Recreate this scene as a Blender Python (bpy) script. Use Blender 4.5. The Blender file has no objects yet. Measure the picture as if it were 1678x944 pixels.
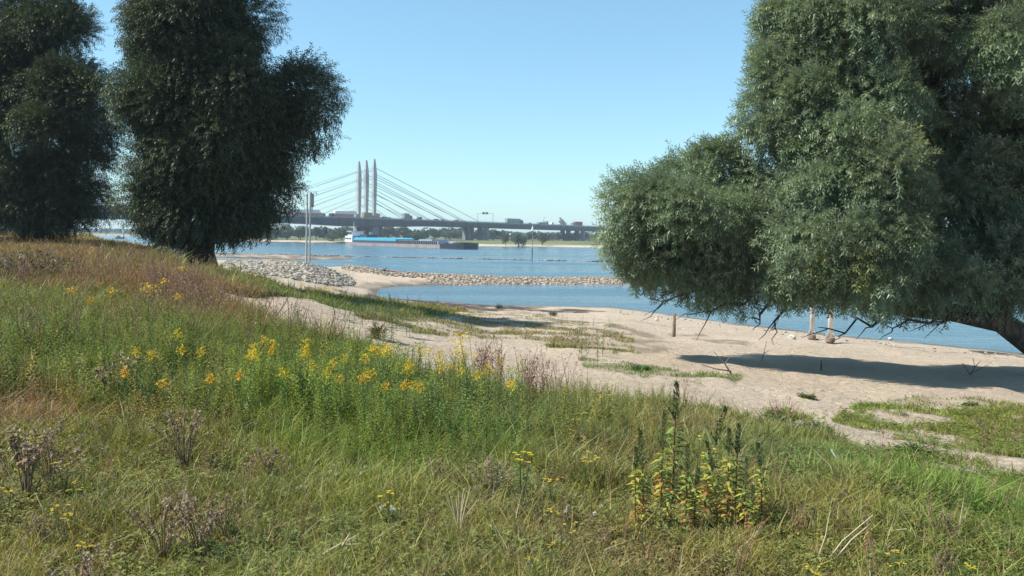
import bpy, math, random
import numpy as np
from mathutils import Vector, Matrix

random.seed(7)
RNG = np.random.default_rng(11)
SC = bpy.context.scene
COL = SC.collection
PI = math.pi

# ------------------------------------------------------------------ camera, sky, sun, exposure
FPX = 1343.0                      # focal length in photograph pixels (1678 wide)
EYE = Vector((0.0, 0.0, 5.5))     # eye height above the river surface
PITCH = math.atan(85 / FPX)
ROLL = math.radians(0.72)
cam_d = bpy.data.cameras.new('camera')
cam = bpy.data.objects.new('camera', cam_d)
COL.objects.link(cam)
cam_d.sensor_width = 36.0
cam_d.lens = 36.0 * FPX / 1678.0
cam_d.clip_start = 0.1
cam_d.clip_end = 20000
CAMR = Matrix.Rotation(PI / 2 - PITCH, 3, 'X') @ Matrix.Rotation(ROLL, 3, 'Z')
cam.matrix_world = Matrix.Translation(EYE) @ CAMR.to_4x4()
SC.camera = cam

SUN_EL = math.radians(50)
SUN_AZ = math.radians(-96)        # clockwise from +Y: the sun stands to the left, a little behind the camera
sun_dir = Vector((math.sin(SUN_AZ) * math.cos(SUN_EL), math.cos(SUN_AZ) * math.cos(SUN_EL), math.sin(SUN_EL)))
W = bpy.data.worlds.new('World')
SC.world = W
W.use_nodes = True
wn = W.node_tree
bg = wn.nodes['Background']
sky = wn.nodes.new('ShaderNodeTexSky')
sky.sky_type = 'NISHITA'
sky.sun_disc = False
sky.sun_elevation = SUN_EL
sky.sun_rotation = SUN_AZ
sky.altitude = 0
sky.air_density = 1.0
sky.dust_density = 0.3
sky.ozone_density = 2.0
hs = wn.nodes.new('ShaderNodeMix'); hs.data_type = 'RGBA'; hs.blend_type = 'MULTIPLY'; hs.inputs[0].default_value = 1.0
hs.inputs[7].default_value = (.735, 1.01, 1.06, 1)      # the phone camera's cool white balance
gm = wn.nodes.new('ShaderNodeGamma'); gm.inputs[1].default_value = 0.78
wn.links.new(sky.outputs[0], gm.inputs[0]); wn.links.new(gm.outputs[0], hs.inputs[6]); wn.links.new(hs.outputs[2], bg.inputs[0])
bg.inputs[1].default_value = 0.137
sl = bpy.data.lights.new('sun', 'SUN')
sl.energy = 4.3
sl.angle = math.radians(0.5)
sl.color = (1.0, 0.95, 0.87)
so = bpy.data.objects.new('sun', sl)
COL.objects.link(so)
so.rotation_euler = (-sun_dir).to_track_quat('-Z', 'Y').to_euler()
SC.view_settings.view_transform = 'Standard'
SC.view_settings.look = 'None'
SC.view_settings.gamma = 1.0
SC.view_settings.use_curve_mapping = False
SC.view_settings.exposure = 0.9
cy = SC.cycles
cy.max_bounces = 6
cy.diffuse_bounces = 3
cy.glossy_bounces = 2
cy.transmission_bounces = 2
cy.volume_bounces = 0
cy.transparent_max_bounces = 4
cy.use_denoising = True
cy.sample_clamp_indirect = 4.0

# ------------------------------------------------------------------ helpers
def tag(o, label, cat=None, group=None, kind=None):
    if label: o['label'] = label
    if cat: o['category'] = cat
    if group: o['group'] = group
    if kind: o['kind'] = kind
    return o

def empty(name, loc, rz=0.0):
    o = bpy.data.objects.new(name, None)
    COL.objects.link(o)
    o.location = loc
    o.rotation_euler = (0, 0, rz)
    o.empty_display_size = 0.3
    return o

def link(name, me, parent=None):
    o = bpy.data.objects.new(name, me)
    COL.objects.link(o)
    if parent is not None: o.parent = parent
    return o

def qmesh(name, V, Q, mat, C=None, smooth=False):
    """a mesh from numpy arrays of vertices and quads, with an optional per-vertex colour"""
    me = bpy.data.meshes.new(name)
    V = np.ascontiguousarray(V, np.float32); Q = np.ascontiguousarray(Q, np.int32)
    me.vertices.add(len(V)); me.vertices.foreach_set('co', V.ravel())
    k = Q.shape[1]
    me.loops.add(Q.size); me.loops.foreach_set('vertex_index', Q.ravel())
    me.polygons.add(len(Q)); me.polygons.foreach_set('loop_start', np.arange(len(Q), dtype=np.int32) * k)
    if smooth: me.polygons.foreach_set('use_smooth', np.ones(len(Q), bool))
    me.update(calc_edges=True)
    if C is not None:
        a = me.attributes.new('col', 'FLOAT_COLOR', 'POINT')
        cc = np.ones((len(V), 4), np.float32); cc[:, :C.shape[1]] = C
        a.data.foreach_set('color', cc.ravel())
    if mat: me.materials.append(mat)
    return me

class MB:
    """collects boxes, tubes and prisms; build() links them as one mesh object"""
    def __init__(s): s.v = []; s.f = []
    def add(s, v, f):
        n = len(s.v); s.v += [tuple(p) for p in v]; s.f += [tuple(i + n for i in q) for q in f]; return s
    def box(s, x0, x1, y0, y1, z0, z1, tp=0.0):
        c = [(x0, y0, z0), (x1, y0, z0), (x1, y1, z0), (x0, y1, z0), (x0 + tp, y0 + tp, z1), (x1 - tp, y0 + tp, z1), (x1 - tp, y1 - tp, z1), (x0 + tp, y1 - tp, z1)]
        return s.add(c, [(3, 2, 1, 0), (4, 5, 6, 7), (0, 1, 5, 4), (1, 2, 6, 5), (2, 3, 7, 6), (3, 0, 4, 7)])
    def tube(s, path, rad, n=8):
        P = [Vector(p) for p in path]; m = len(P)
        if not hasattr(rad, '__len__'): rad = [rad] * m
        V = []; u = None
        for i in range(m):
            t = (P[min(i + 1, m - 1)] - P[max(i - 1, 0)]).normalized()
            if u is None:
                u = t.orthogonal().normalized()
            else:
                u = (u - t * u.dot(t)).normalized()
            w = t.cross(u)
            for k in range(n):
                a = 2 * PI * k / n
                V.append(P[i] + (u * math.cos(a) + w * math.sin(a)) * rad[i])
        F = [(i * n + k, i * n + (k + 1) % n, (i + 1) * n + (k + 1) % n, (i + 1) * n + k) for i in range(m - 1) for k in range(n)]
        F += [tuple(range(n))[::-1], tuple((m - 1) * n + k for k in range(n))]
        return s.add(V, F)
    def prism(s, poly, y0, y1):
        """poly in (x, z), counter-clockwise, extruded from y0 to y1"""
        n = len(poly)
        V = [(x, y0, z) for x, z in poly] + [(x, y1, z) for x, z in poly]
        F = [tuple(range(n)), tuple(range(2 * n - 1, n - 1, -1))] + [((i + 1) % n, i, n + i, n + (i + 1) % n) for i in range(n)]
        return s.add(V, F)
    def loft(s, rings):
        n = len(rings[0]); V = [p for r in rings for p in r]
        F = [(i * n + k, i * n + (k + 1) % n, (i + 1) * n + (k + 1) % n, (i + 1) * n + k) for i in range(len(rings) - 1) for k in range(n)]
        F += [tuple(range(n))[::-1], tuple((len(rings) - 1) * n + k for k in range(n))]
        return s.add(V, F)
    def mesh(s, name, mat, smooth=False):
        me = bpy.data.meshes.new(name); me.from_pydata(s.v, [], s.f)
        if mat: me.materials.append(mat)
        if smooth: me.polygons.foreach_set('use_smooth', np.ones(len(me.polygons), bool))
        me.update(); return me
    def build(s, name, mat, parent=None, smooth=False):
        return link(name, s.mesh(name, mat, smooth), parent)

def copy_tree(o, parent=None):
    c = o.copy(); COL.objects.link(c); c.parent = parent
    for ch in o.children: copy_tree(ch, c)
    return c

# value noise (numpy)
def _h(ix, iy, s):
    n = (ix.astype(np.int64) * 374761393 + iy.astype(np.int64) * 668265263 + s * 1442695041) & 0xFFFFFFFF
    n = ((n ^ (n >> 13)) * 1274126177) & 0xFFFFFFFF
    return ((n ^ (n >> 16)) & 0xFFFF) / 65535.0
def vnoise(x, y, s=0):
    x = np.asarray(x, float); y = np.asarray(y, float)
    ix = np.floor(x); iy = np.floor(y); fx = x - ix; fy = y - iy
    fx = fx * fx * (3 - 2 * fx); fy = fy * fy * (3 - 2 * fy)
    a = _h(ix, iy, s); b = _h(ix + 1, iy, s); c = _h(ix, iy + 1, s); d = _h(ix + 1, iy + 1, s)
    return (a * (1 - fx) + b * fx) * (1 - fy) + (c * (1 - fx) + d * fx) * fy
def fbm(x, y, s=0, o=4):
    t = 0; a = 0.5; n = 0
    for k in range(o):
        t = t + a * vnoise(np.asarray(x) * 2 ** k, np.asarray(y) * 2 ** k, s + k * 17); n += a; a *= 0.5
    return t / n

# ------------------------------------------------------------------ materials
def nodes_of(name):
    m = bpy.data.materials.new(name); m.use_nodes = True
    nt = m.node_tree; return m, nt, nt.nodes['Principled BSDF']
def N(nt, t, **k):
    n = nt.nodes.new(t)
    for a, b in k.items(): setattr(n, a, b)
    return n
def mix(nt, fac, a, b, blend='MIX'):
    n = N(nt, 'ShaderNodeMix', data_type='RGBA', blend_type=blend)
    for i, v in ((0, fac), (6, a), (7, b)):
        if hasattr(v, 'is_output'): nt.links.new(v, n.inputs[i])
        elif i == 0: n.inputs[0].default_value = v
        else: n.inputs[i].default_value = (*v, 1)
    return n.outputs[2]
def noise(nt, scale, detail=4, rough=0.6, vec=None, dist=0.0):
    n = N(nt, 'ShaderNodeTexNoise'); n.inputs['Scale'].default_value = scale; n.inputs['Detail'].default_value = detail
    n.inputs['Roughness'].default_value = rough; n.inputs['Distortion'].default_value = dist
    if vec is not None: nt.links.new(vec, n.inputs['Vector'])
    return n.outputs[0]
def ramp(nt, src, lo, hi):
    n = N(nt, 'ShaderNodeMapRange'); n.inputs[1].default_value = lo; n.inputs[2].default_value = hi
    n.interpolation_type = 'SMOOTHSTEP'
    nt.links.new(src, n.inputs[0]); return n.outputs[0]
def objco(nt): return N(nt, 'ShaderNodeTexCoord').outputs['Object']
def bump(nt, h, strength, dist, bsdf):
    b = N(nt, 'ShaderNodeBump'); b.inputs['Strength'].default_value = strength; b.inputs['Distance'].default_value = dist
    nt.links.new(h, b.inputs['Height']); nt.links.new(b.outputs[0], bsdf.inputs['Normal'])

def plain(name, col, rough=0.6, metal=0.0, var=0.18, scale=1.5, dirt=None):
    m, nt, b = nodes_of(name)
    co = objco(nt)
    n1 = noise(nt, scale, 5, 0.65, co)
    c2 = tuple(c * (1 - 2.2 * var) for c in col) if dirt is None else dirt
    nt.links.new(mix(nt, ramp(nt, n1, 0.42, 0.72), col, c2), b.inputs['Base Color'])
    b.inputs['Roughness'].default_value = rough; b.inputs['Metallic'].default_value = metal
    n2 = noise(nt, scale * 9, 3, 0.6, co)
    bump(nt, n2, 0.2, 0.02, b)
    return m

def leafmat(name, trans=0.3, rough=0.5, back=None, tint=(1, 1, 1), spec=0.35):
    m, nt, b = nodes_of(name)
    a = N(nt, 'ShaderNodeAttribute', attribute_name='col').outputs['Color']
    c = a if tint == (1, 1, 1) else mix(nt, 1.0, a, tint, 'MULTIPLY')
    if back:
        g = N(nt, 'ShaderNodeNewGeometry').outputs['Backfacing']
        mul = N(nt, 'ShaderNodeMath', operation='MULTIPLY'); nt.links.new(g, mul.inputs[0]); mul.inputs[1].default_value = 0.75
        c = mix(nt, mul.outputs[0], c, back)
    nt.links.new(c, b.inputs['Base Color'])
    b.inputs['Roughness'].default_value = rough
    b.inputs['Specular IOR Level'].default_value = spec
    t = N(nt, 'ShaderNodeBsdfTranslucent')
    nt.links.new(mix(nt, 1.0, c, (1.15, 1.25, 0.6), 'MULTIPLY'), t.inputs[0])
    s = N(nt, 'ShaderNodeMixShader'); s.inputs[0].default_value = trans
    nt.links.new(b.outputs[0], s.inputs[1]); nt.links.new(t.outputs[0], s.inputs[2])
    nt.links.new(s.outputs[0], nt.nodes['Material Output'].inputs[0])
    return m

# ------------------------------------------------------------------ terrain: depth profiles along a fan of directions from the river bank's crest
def hz(px): return 387 + 0.0125 * (px - 839)
def th_of(px): return math.atan((px - 839) / FPX)
BANK = {-600: 900, 0: 1050, 240: 1050, 330: 640, 430: 520, 560: 505, 620: 490, 700: 445, 800: 418, 900: 398, 1000: 430, 1200: 480, 1678: 520, 2300: 560}
NEAR = {
 -600: [(3, 3.9), (20, 4.2), (45, 5.0), (80, 5.0), (110, 3), (140, -1)],
 0:    [(3, 3.9), (10, 3.95), (18, 4.1), (25, 4.35), (40, 5.0), (60, 5.15), (90, 3.0), (110, -1)],
 150:  [(3, 3.9), (10, 3.9), (18, 4.05), (30, 4.5), (45, 5.0), (60, 5.12), (80, 3), (100, -1)],
 250:  [(3, 3.9), (9, 3.9), (16, 3.95), (26, 4.25), (40, 4.55), (52, 4.5), (66, 3), (90, -1)],
 330:  [(3, 3.9), (8, 3.9), (14, 3.85), (20, 3.9), (28, 4.05), (36, 4.2), (46, 4.0), (58, 2.6), (66, 2.6), (82, 2.75), (96, 1.6), (106, -1), (150, -1), (178, .08), (208, .1), (222, -1)],
 450:  [(3, 3.9), (8, 3.8), (14, 3.7), (20, 3.7), (27, 3.6), (34, 3.25), (42, 2.3), (54, 1.7), (60, 1.7), (78, 2.45), (92, 2.55), (103, 1), (111, -1), (150, -1), (174, .1), (210, .14), (222, -1)],
 510:  [(3, 3.9), (8, 3.75), (13, 3.6), (19, 3.5), (26, 3.35), (34, 3.0), (44, 2.0), (56, 1.2), (63, 1.15), (78, 2.05), (88, 2.4), (98, 1.6), (108, -.5), (116, -1), (150, -1), (172, .1), (206, .12), (218, -1)],
 575:  [(3, 3.9), (8, 3.7), (12, 3.5), (18, 3.3), (25, 3.05), (32, 2.8), (41, 2.3), (52, 1.4), (60, .5), (70, .25), (84, .35), (92, .8), (99, 1.7), (104, 1.5), (112, -.2), (120, -1), (150, -1), (176, .06), (198, .08), (212, -1)],
 650:  [(3, 3.9), (7, 3.75), (10, 3.5), (16, 3.2), (22, 3.0), (30, 2.7), (40, 2.1), (52, 1.35), (62, .6), (70, .0), (74, -.25), (84, -.2), (90, .15), (95, .6), (99, 1.05), (103, .9), (109, -.3), (118, -1)],
 800:  [(3, 3.9), (6, 3.8), (9, 3.5), (13, 3.05), (18, 2.8), (26, 2.4), (36, 1.8), (46, 1.2), (56, .55), (65, 0), (71, -.4), (86, -.4), (94.5, -.05), (98, .65), (101, .5), (105, -.3), (112, -1)],
 1000: [(3, 3.9), (6, 3.7), (9, 3.4), (13, 2.85), (18, 2.6), (25, 2.2), (34, 1.65), (44, 1.15), (54, .6), (64.5, 0), (71, -.4), (88, -.4), (97.5, -.05), (101, .6), (104, .45), (108, -.3), (115, -1)],
 1060: [(3, 3.9), (6, 3.65), (9, 3.35), (13, 2.8), (18, 2.55), (25, 2.1), (34, 1.5), (44, 1.0), (54, .45), (61, 0), (70, -.5), (88, -.6), (97.5, -.1), (101, .45), (104, .3), (108, -.3), (115, -1)],
 1200: [(3, 3.85), (6, 3.6), (9, 3.3), (13, 2.7), (18, 2.45), (25, 2.0), (34, 1.3), (43, .7), (53.5, 0), (60, -.5), (80, -1.2)],
 1400: [(3, 3.85), (6, 3.6), (9, 3.2), (13, 2.6), (18, 2.25), (24, 1.9), (32, 1.3), (40, .6), (46.5, 0), (53, -.5), (75, -1.2)],
 1678: [(3, 3.8), (5, 3.6), (8, 3.1), (11, 2.7), (15, 2.35), (19, 2.1), (25, 1.7), (33, .8), (40.4, 0), (47, -.5), (70, -1.2)],
 2300: [(3, 3.8), (5, 3.6), (8, 3.1), (12, 2.6), (20, 1.9), (28, .9), (36, 0), (42, -.5), (60, -1.2)],
}
RR = 0.6 * np.power(3600 / 0.6, np.linspace(0, 1, 470))
TH = np.concatenate([np.radians(np.arange(-180, -42, 3.0)), np.radians(np.arange(-42, 42, 0.22)), np.radians(np.arange(42, 180.1, 3.0))])
kn_t, kn_z = [], []
for px in sorted(NEAR):
    c = math.cos(th_of(px)); b = BANK[px] if px in BANK else float(np.interp(px, sorted(BANK), [BANK[k] for k in sorted(BANK)]))
    pr = [(0, NEAR[px][0][1])] + NEAR[px] + [(b * .7, -1.5), (b - 12, -1), (b, 0), (b + 10, .7), (b + 45, 1.5), (b + 120, 2.2), (4000, 2.6)]
    d = np.array([p[0] for p in pr]) / c; z = np.array([p[1] for p in pr])
    kn_t.append(th_of(px)); kn_z.append(np.interp(RR, d, z))
for deg, pr in ((-180, [(0, 3.9), (4000, 4.2)]), (-95, [(0, 3.9), (30, 4.1), (4000, 4.5)]), (-65, [(0, 3.9), (20, 4.2), (60, 4.6), (120, 3), (150, -1), (800, -1), (900, 2), (4000, 2.5)]),
                (65, [(0, 3.9), (4, 3.6), (9, 3.0), (20, 1.8), (36, 0), (60, -1), (500, -1), (560, 1.5), (4000, 2.5)]), (100, [(0, 3.9), (5, 3.7), (14, 2.8), (40, 1.5), (60, 0), (90, -1), (520, -1), (580, 2), (4000, 2.5)]), (180, [(0, 3.9), (4000, 4.2)])):
    kn_t.append(math.radians(deg)); kn_z.append(np.interp(RR, [p[0] for p in pr], [p[1] for p in pr]))
o_ = np.argsort(kn_t); kn_t = np.array(kn_t)[o_]; kn_z = np.array(kn_z)[o_]
ZG = np.array([np.interp(TH, kn_t, kn_z[:, j]) for j in range(len(RR))]).T     # [theta, r]
def _blur(A, k, ax):
    w = np.exp(-np.linspace(-2, 2, 2 * k + 1) ** 2); w /= w.sum()
    P = np.pad(A, [(k, k) if i == ax else (0, 0) for i in (0, 1)], mode='edge')
    return sum(w[i] * np.take(P, np.arange(A.shape[ax]) + i, axis=ax) for i in range(2 * k + 1))
ZG = _blur(_blur(ZG, 2, 1), 5, 0)
GX = np.sin(TH)[:, None] * RR[None]; GY = np.cos(TH)[:, None] * RR[None]
_land = np.clip(ZG / 0.8, 0, 1) * np.clip(300 / RR[None], 0, 1)
ZG = ZG + _land * ((fbm(GX / 3.1, GY / 3.1, 3, 3) - .5) * .34 + (fbm(GX / .55, GY / .55, 9, 2) - .5) * .1) + np.clip((RR[None] - 600) / 300, 0, 1) * (ZG > 0) * (fbm(GX / 160, GY / 160, 21, 3) - .5) * 1.5
_lr = np.log(RR)
def ground(x, y):
    x = np.asarray(x, float); y = np.asarray(y, float)
    t = np.arctan2(x, y); r = np.clip(np.hypot(x, y), RR[0], RR[-1] * .999)
    i = np.clip(np.searchsorted(TH, t) - 1, 0, len(TH) - 2); ft = np.clip((t - TH[i]) / (TH[i + 1] - TH[i]), 0, 1)
    u = (np.log(r) - _lr[0]) / (_lr[1] - _lr[0]); j = np.clip(u.astype(int), 0, len(RR) - 2); fr = u - j
    return (ZG[i, j] * (1 - ft) + ZG[i + 1, j] * ft) * (1 - fr) + (ZG[i, j + 1] * (1 - ft) + ZG[i + 1, j + 1] * ft) * fr
def gz(x, y): return float(ground(np.array([x]), np.array([y]))[0])
def ray(px, py): return CAMR @ Vector(((px - 839) / FPX, -(py - 472) / FPX, -1))
_T = np.geomspace(1.5, 1500, 4000)
def hit(px, py, h=0.0):
    """where the sight line through a photo point comes within h of the ground: returns x, y, ground z"""
    d = ray(px, py)
    x = d.x * _T; y = d.y * _T; z = EYE.z + d.z * _T
    k = np.nonzero(z - ground(x, y) <= h)[0]
    k = k[0] if len(k) else len(_T) - 1
    return float(x[k]), float(y[k]), gz(x[k], y[k])
def at(px, py, Y):
    d = ray(px, py); return EYE + d * (Y / d.y)
def poly(pts): return np.array([hit(*p)[:2] for p in pts])
def inpoly(x, y, P):
    c = np.zeros(np.shape(x), bool); n = len(P)
    for i in range(n):
        x0, y0 = P[i]; x1, y1 = P[i - 1]
        if y0 == y1: continue
        c ^= ((y0 > y) != (y1 > y)) & (x < (x1 - x0) * (y - y0) / (y1 - y0) + x0)
    return c
# where plants cover the ground
EDGE_PX = [-700, 285, 300, 400, 480, 560, 650, 750, 830, 900, 1000, 1100, 1200, 1300, 1400, 1500, 1678, 2200, 3500]
EDGE_D = [75, 75, 21, 16, 14.2, 13, 12.3, 11.3, 11.3, 12.3, 12.7, 12.6, 11.7, 10.8, 10.1, 9.4, 8.3, 7, 6]
EDGE_T = [th_of(p) for p in EDGE_PX]
POLYS = {
 'meadow': poly([(1395, 668), (1450, 655), (1560, 652), (1678, 662), (2100, 690), (2100, 775), (1678, 752), (1560, 738), (1480, 722), (1400, 703), (1360, 690)]),
 'strip': poly([(310, 446), (420, 464), (500, 470), (580, 478), (660, 487), (740, 498), (800, 508), (770, 518), (730, 528), (640, 530), (590, 522), (560, 508), (500, 492), (430, 489), (380, 482), (310, 470)]),
 'mat': poly([(945, 585), (1050, 598), (1120, 608), (1220, 616), (1205, 630), (1120, 626), (1040, 618), (960, 606)]),
 'tufts': poly([(850, 528), (930, 525), (1030, 545), (1040, 553), (960, 575), (900, 570), (870, 550)]),
 'thin': poly([(640, 528), (800, 505), (1000, 530), (1080, 550), (1120, 570), (1000, 580), (860, 560), (760, 552), (680, 548)]),
 'postline': poly([(1060, 546), (1150, 548), (1230, 563), (1225, 569), (1130, 556), (1060, 553)]),
 'groyne_top': poly([(372, 420), (430, 422), (540, 427), (560, 432), (480, 431), (372, 426)]),
 'leaves': poly([(1215, 690), (1300, 683), (1360, 700), (1480, 745), (1560, 770), (1480, 770), (1380, 735), (1300, 715)]),
 'farleft': poly([(190, 395), (320, 404), (320, 412), (200, 402)]),
}
BARE = {
 'patch': poly([(255, 399), (310, 401), (310, 405), (250, 404)]),
 'streak': poly([(1225, 682), (1300, 688), (1360, 698), (1440, 708), (1500, 724), (1600, 742), (1720, 758), (1740, 786), (1600, 778), (1500, 760), (1420, 742), (1330, 720), (1235, 702)]),
 'patchb': poly([(140, 403), (215, 404), (215, 407), (140, 407)]),
 'patchc': poly([(225, 416), (330, 420), (330, 424), (225, 421)]),
 'patchd': poly([(-60, 458), (20, 452), (60, 462), (90, 470), (40, 476), (-60, 480)]),
}
def veg(x, y, w=1.0):
    t = np.arctan2(x, y); d = np.hypot(x, y) * np.cos(np.clip(t, -1.2, 1.2))
    n = fbm(x / 1.3, y / 1.3, 41, 4) - .5
    e = np.interp(t, EDGE_T, EDGE_D)
    v = np.clip((e * (1 + .3 * n) - d) / (0.06 * e) + .5, 0, 1) * (np.abs(t) < 2.2) + (np.abs(t) >= 2.2)
    k = fbm(x / .8, y / .8, 43, 4)
    for nm, lo, hi in (('meadow', .34, .62), ('strip', .34, .56), ('mat', .38, .55), ('tufts', .45, .66), ('thin', .46, .66), ('postline', .4, .6), ('groyne_top', .2, .4), ('leaves', .42, .6), ('farleft', .2, .4)):
        v = np.maximum(v, w * inpoly(x, y, POLYS[nm]) * np.clip((k - lo) / (hi - lo), 0, 1))
    for P in BARE.values(): v = v * (1 - inpoly(x, y, P) * np.clip((k - .3) / .15, 0, 1))
    return v
VG = veg(GX, GY, .55)
far = np.clip((RR[None] - 250) / 60, 0, 1)
FARV = far * np.clip((ZG - .75) / .4, 0, 1)
mud_p = poly([(600, 482), (660, 489), (760, 496), (900, 503), (1000, 510), (960, 513), (880, 510), (760, 506), (680, 499), (600, 489)])
mud_q = poly([(570, 468), (600, 462), (700, 458), (1000, 462), (1000, 468), (700, 463), (640, 466), (600, 474)])
mud_r = poly([(1590, 574), (1678, 579), (1750, 586), (1750, 592), (1640, 584), (1590, 577)])
WET = np.clip((.22 - ZG + (fbm(GX / 1.7, GY / 1.7, 15, 3) - .5) * .3) / .16, 0, 1) * .85
WET = np.maximum(WET, inpoly(GX, GY, mud_p) * np.clip((fbm(GX / 1.5, GY / 1.5, 5) - .3) / .15, 0, 1))
WET = np.maximum(WET, .45 * inpoly(GX, GY, mud_q))
WET = np.maximum(WET, inpoly(GX, GY, mud_r) * np.clip((fbm(GX / .9, GY / .9, 6) - .35) / .1, 0, 1))

mg, nt, b = nodes_of('river_ground')
co = objco(nt)
att = N(nt, 'ShaderNodeAttribute', attribute_name='col')
sep = N(nt, 'ShaderNodeSeparateColor'); nt.links.new(att.outputs['Color'], sep.inputs[0])
sand = mix(nt, ramp(nt, noise(nt, .35, 5, .6, co), .3, .7), (.53, .43, .32), (.45, .36, .265))
sand = mix(nt, ramp(nt, noise(nt, 5.5, 6, .7, co), .52, .72), sand, (.40, .305, .215))
sp = noise(nt, 26, 3, .7, co, 1.2)
sand = mix(nt, ramp(nt, sp, .66, .74), sand, (.16, .115, .075))
sand = mix(nt, ramp(nt, noise(nt, 60, 2, .5, co), .62, .7), sand, (.52, .43, .33))
soil = mix(nt, ramp(nt, noise(nt, 7, 5, .7, co), .35, .65), (.085, .075, .035), (.15, .115, .06))
soil = mix(nt, ramp(nt, noise(nt, 40, 3, .7, co), .5, .6), soil, (.05, .06, .02))
wet = mix(nt, ramp(nt, noise(nt, 2.0, 4, .6, co), .4, .6), (.05, .04, .034), (.13, .10, .08))
fard = mix(nt, ramp(nt, noise(nt, .03, 4, .6, co), .4, .6), (.10, .14, .045), (.17, .17, .07))
c = mix(nt, sep.outputs[0], sand, soil)
c = mix(nt, sep.outputs[1], c, wet)
c = mix(nt, sep.outputs[2], c, fard)
nt.links.new(c, b.inputs['Base Color'])
b.inputs['Roughness'].default_value = .9
b.inputs['Specular IOR Level'].default_value = .15
hgt = N(nt, 'ShaderNodeMath', operation='ADD'); nt.links.new(noise(nt, 6, 6, .75, co, .6), hgt.inputs[0]); nt.links.new(noise(nt, 2.2, 4, .6, co), hgt.inputs[1])
vo = N(nt, 'ShaderNodeTexVoronoi'); vo.inputs['Scale'].default_value = 2.1; nt.links.new(co, vo.inputs['Vector'])
dip = N(nt, 'ShaderNodeMath', operation='MULTIPLY_ADD'); nt.links.new(ramp(nt, vo.outputs['Distance'], .08, .26), dip.inputs[0]); dip.inputs[1].default_value = .35; nt.links.new(hgt.outputs[0], dip.inputs[2])
bump(nt, dip.outputs[0], .9, .16, b)

nt_, nr_ = ZG.shape
idx = np.arange(nt_ * nr_).reshape(nt_, nr_)
Qg = np.stack([idx[:-1, :-1], idx[:-1, 1:], idx[1:, 1:], idx[1:, :-1]], -1).reshape(-1, 4)
Vg = np.stack([GX, GY, ZG], -1).reshape(-1, 3)
Cg = np.stack([VG, WET, FARV], -1).reshape(-1, 3)
g_me = qmesh('ground', Vg, Qg[:, ::-1], mg, Cg, smooth=True)
g_o = link('ground', g_me)
tag(g_o, 'sandy river bank rising to a grassy bank, with low far bank beyond', 'ground', kind='structure')

# water
mw, nt, b = nodes_of('river_water')
co = objco(nt)
mp = N(nt, 'ShaderNodeMapping'); mp.inputs['Scale'].default_value = (.45, 1.0, 1); mp.inputs['Rotation'].default_value = (0, 0, math.radians(25)); nt.links.new(co, mp.inputs[0])
w1 = noise(nt, 1.1, 5, .62, mp.outputs[0], .3)
mp2 = N(nt, 'ShaderNodeMapping'); mp2.inputs['Scale'].default_value = (.012, .05, 1); mp2.inputs['Rotation'].default_value = (0, 0, math.radians(12)); nt.links.new(co, mp2.inputs[0])
band = noise(nt, 1.0, 4, .6, mp2.outputs[0], .4)
nt.links.new(mix(nt, ramp(nt, band, .35, .65), (.035, .085, .115), (.055, .115, .15)), b.inputs['Base Color'])
mr = N(nt, 'ShaderNodeMapRange'); mr.inputs[1].default_value = .35; mr.inputs[2].default_value = .65; mr.inputs[3].default_value = .06; mr.inputs[4].default_value = .32
nt.links.new(band, mr.inputs[0]); nt.links.new(mr.outputs[0], b.inputs['Roughness'])
b.inputs['IOR'].default_value = 1.33
bump(nt, w1, .5, .3, b)
bn = [n_ for n_ in nt.nodes if n_.bl_idname == 'ShaderNodeBump'][0]; m2 = N(nt, 'ShaderNodeMapRange'); m2.inputs[1].default_value = .35; m2.inputs[2].default_value = .65; m2.inputs[3].default_value = .22; m2.inputs[4].default_value = .8; nt.links.new(band, m2.inputs[0]); nt.links.new(m2.outputs[0], bn.inputs['Strength'])
wm = MB(); n = 64
wm.add([(0, 0, 0)] + [(3550 * math.sin(2 * PI * k / n), 3550 * math.cos(2 * PI * k / n), 0) for k in range(n)], [(0, 1 + (k + 1) % n, 1 + k) for k in range(n)])
w_o = wm.build('river_water', mw); w_o.location = (0, 0, 0)
tag(w_o, 'wide blue river with light ripples', 'water', kind='structure')
# ------------------------------------------------------------------ the bridge
concrete = plain('pale_concrete', (.42, .42, .41), .75, scale=.12)
girder = plain('dark_grey_girder', (.10, .115, .13), .6, scale=.2)
railing_m = plain('weathered_railing', (.33, .34, .35), .6, scale=.4)
pier_m = plain('stained_pier_concrete', (.20, .21, .21), .8, scale=.15)
cable_m = plain('grey_stay_cable', (.27, .28, .30), .5, scale=.5)
white_m = plain('white_paint', (.78, .78, .76), .45, var=.08)
black_m = plain('black_rubber', (.02, .02, .02), .8)
glass_m = plain('dark_glass', (.03, .04, .05), .12, var=.1)
grey_m = plain('grey_paint', (.30, .32, .34), .5)
orange_m = plain('rusty_orange_paint', (.58, .22, .08), .6)
tan_m = plain('tan_paint', (.42, .31, .17), .6)
red_m = plain('faded_red_paint', (.36, .09, .07), .5)
blue_m = plain('dark_blue_paint', (.04, .055, .10), .5)
navy_m = plain('black_navy_paint', (.018, .022, .035), .5)
teal_m = plain('turquoise_paint', (.06, .38, .50), .5, var=.1)
steel_m = plain('dull_steel', (.36, .36, .36), .45, .6)
pinkhull_m = plain('dusty_hull_paint', (.34, .28, .26), .6, scale=.3)
wood_m = plain('grey_brown_timber', (.20, .14, .09), .85, scale=4)

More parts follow.
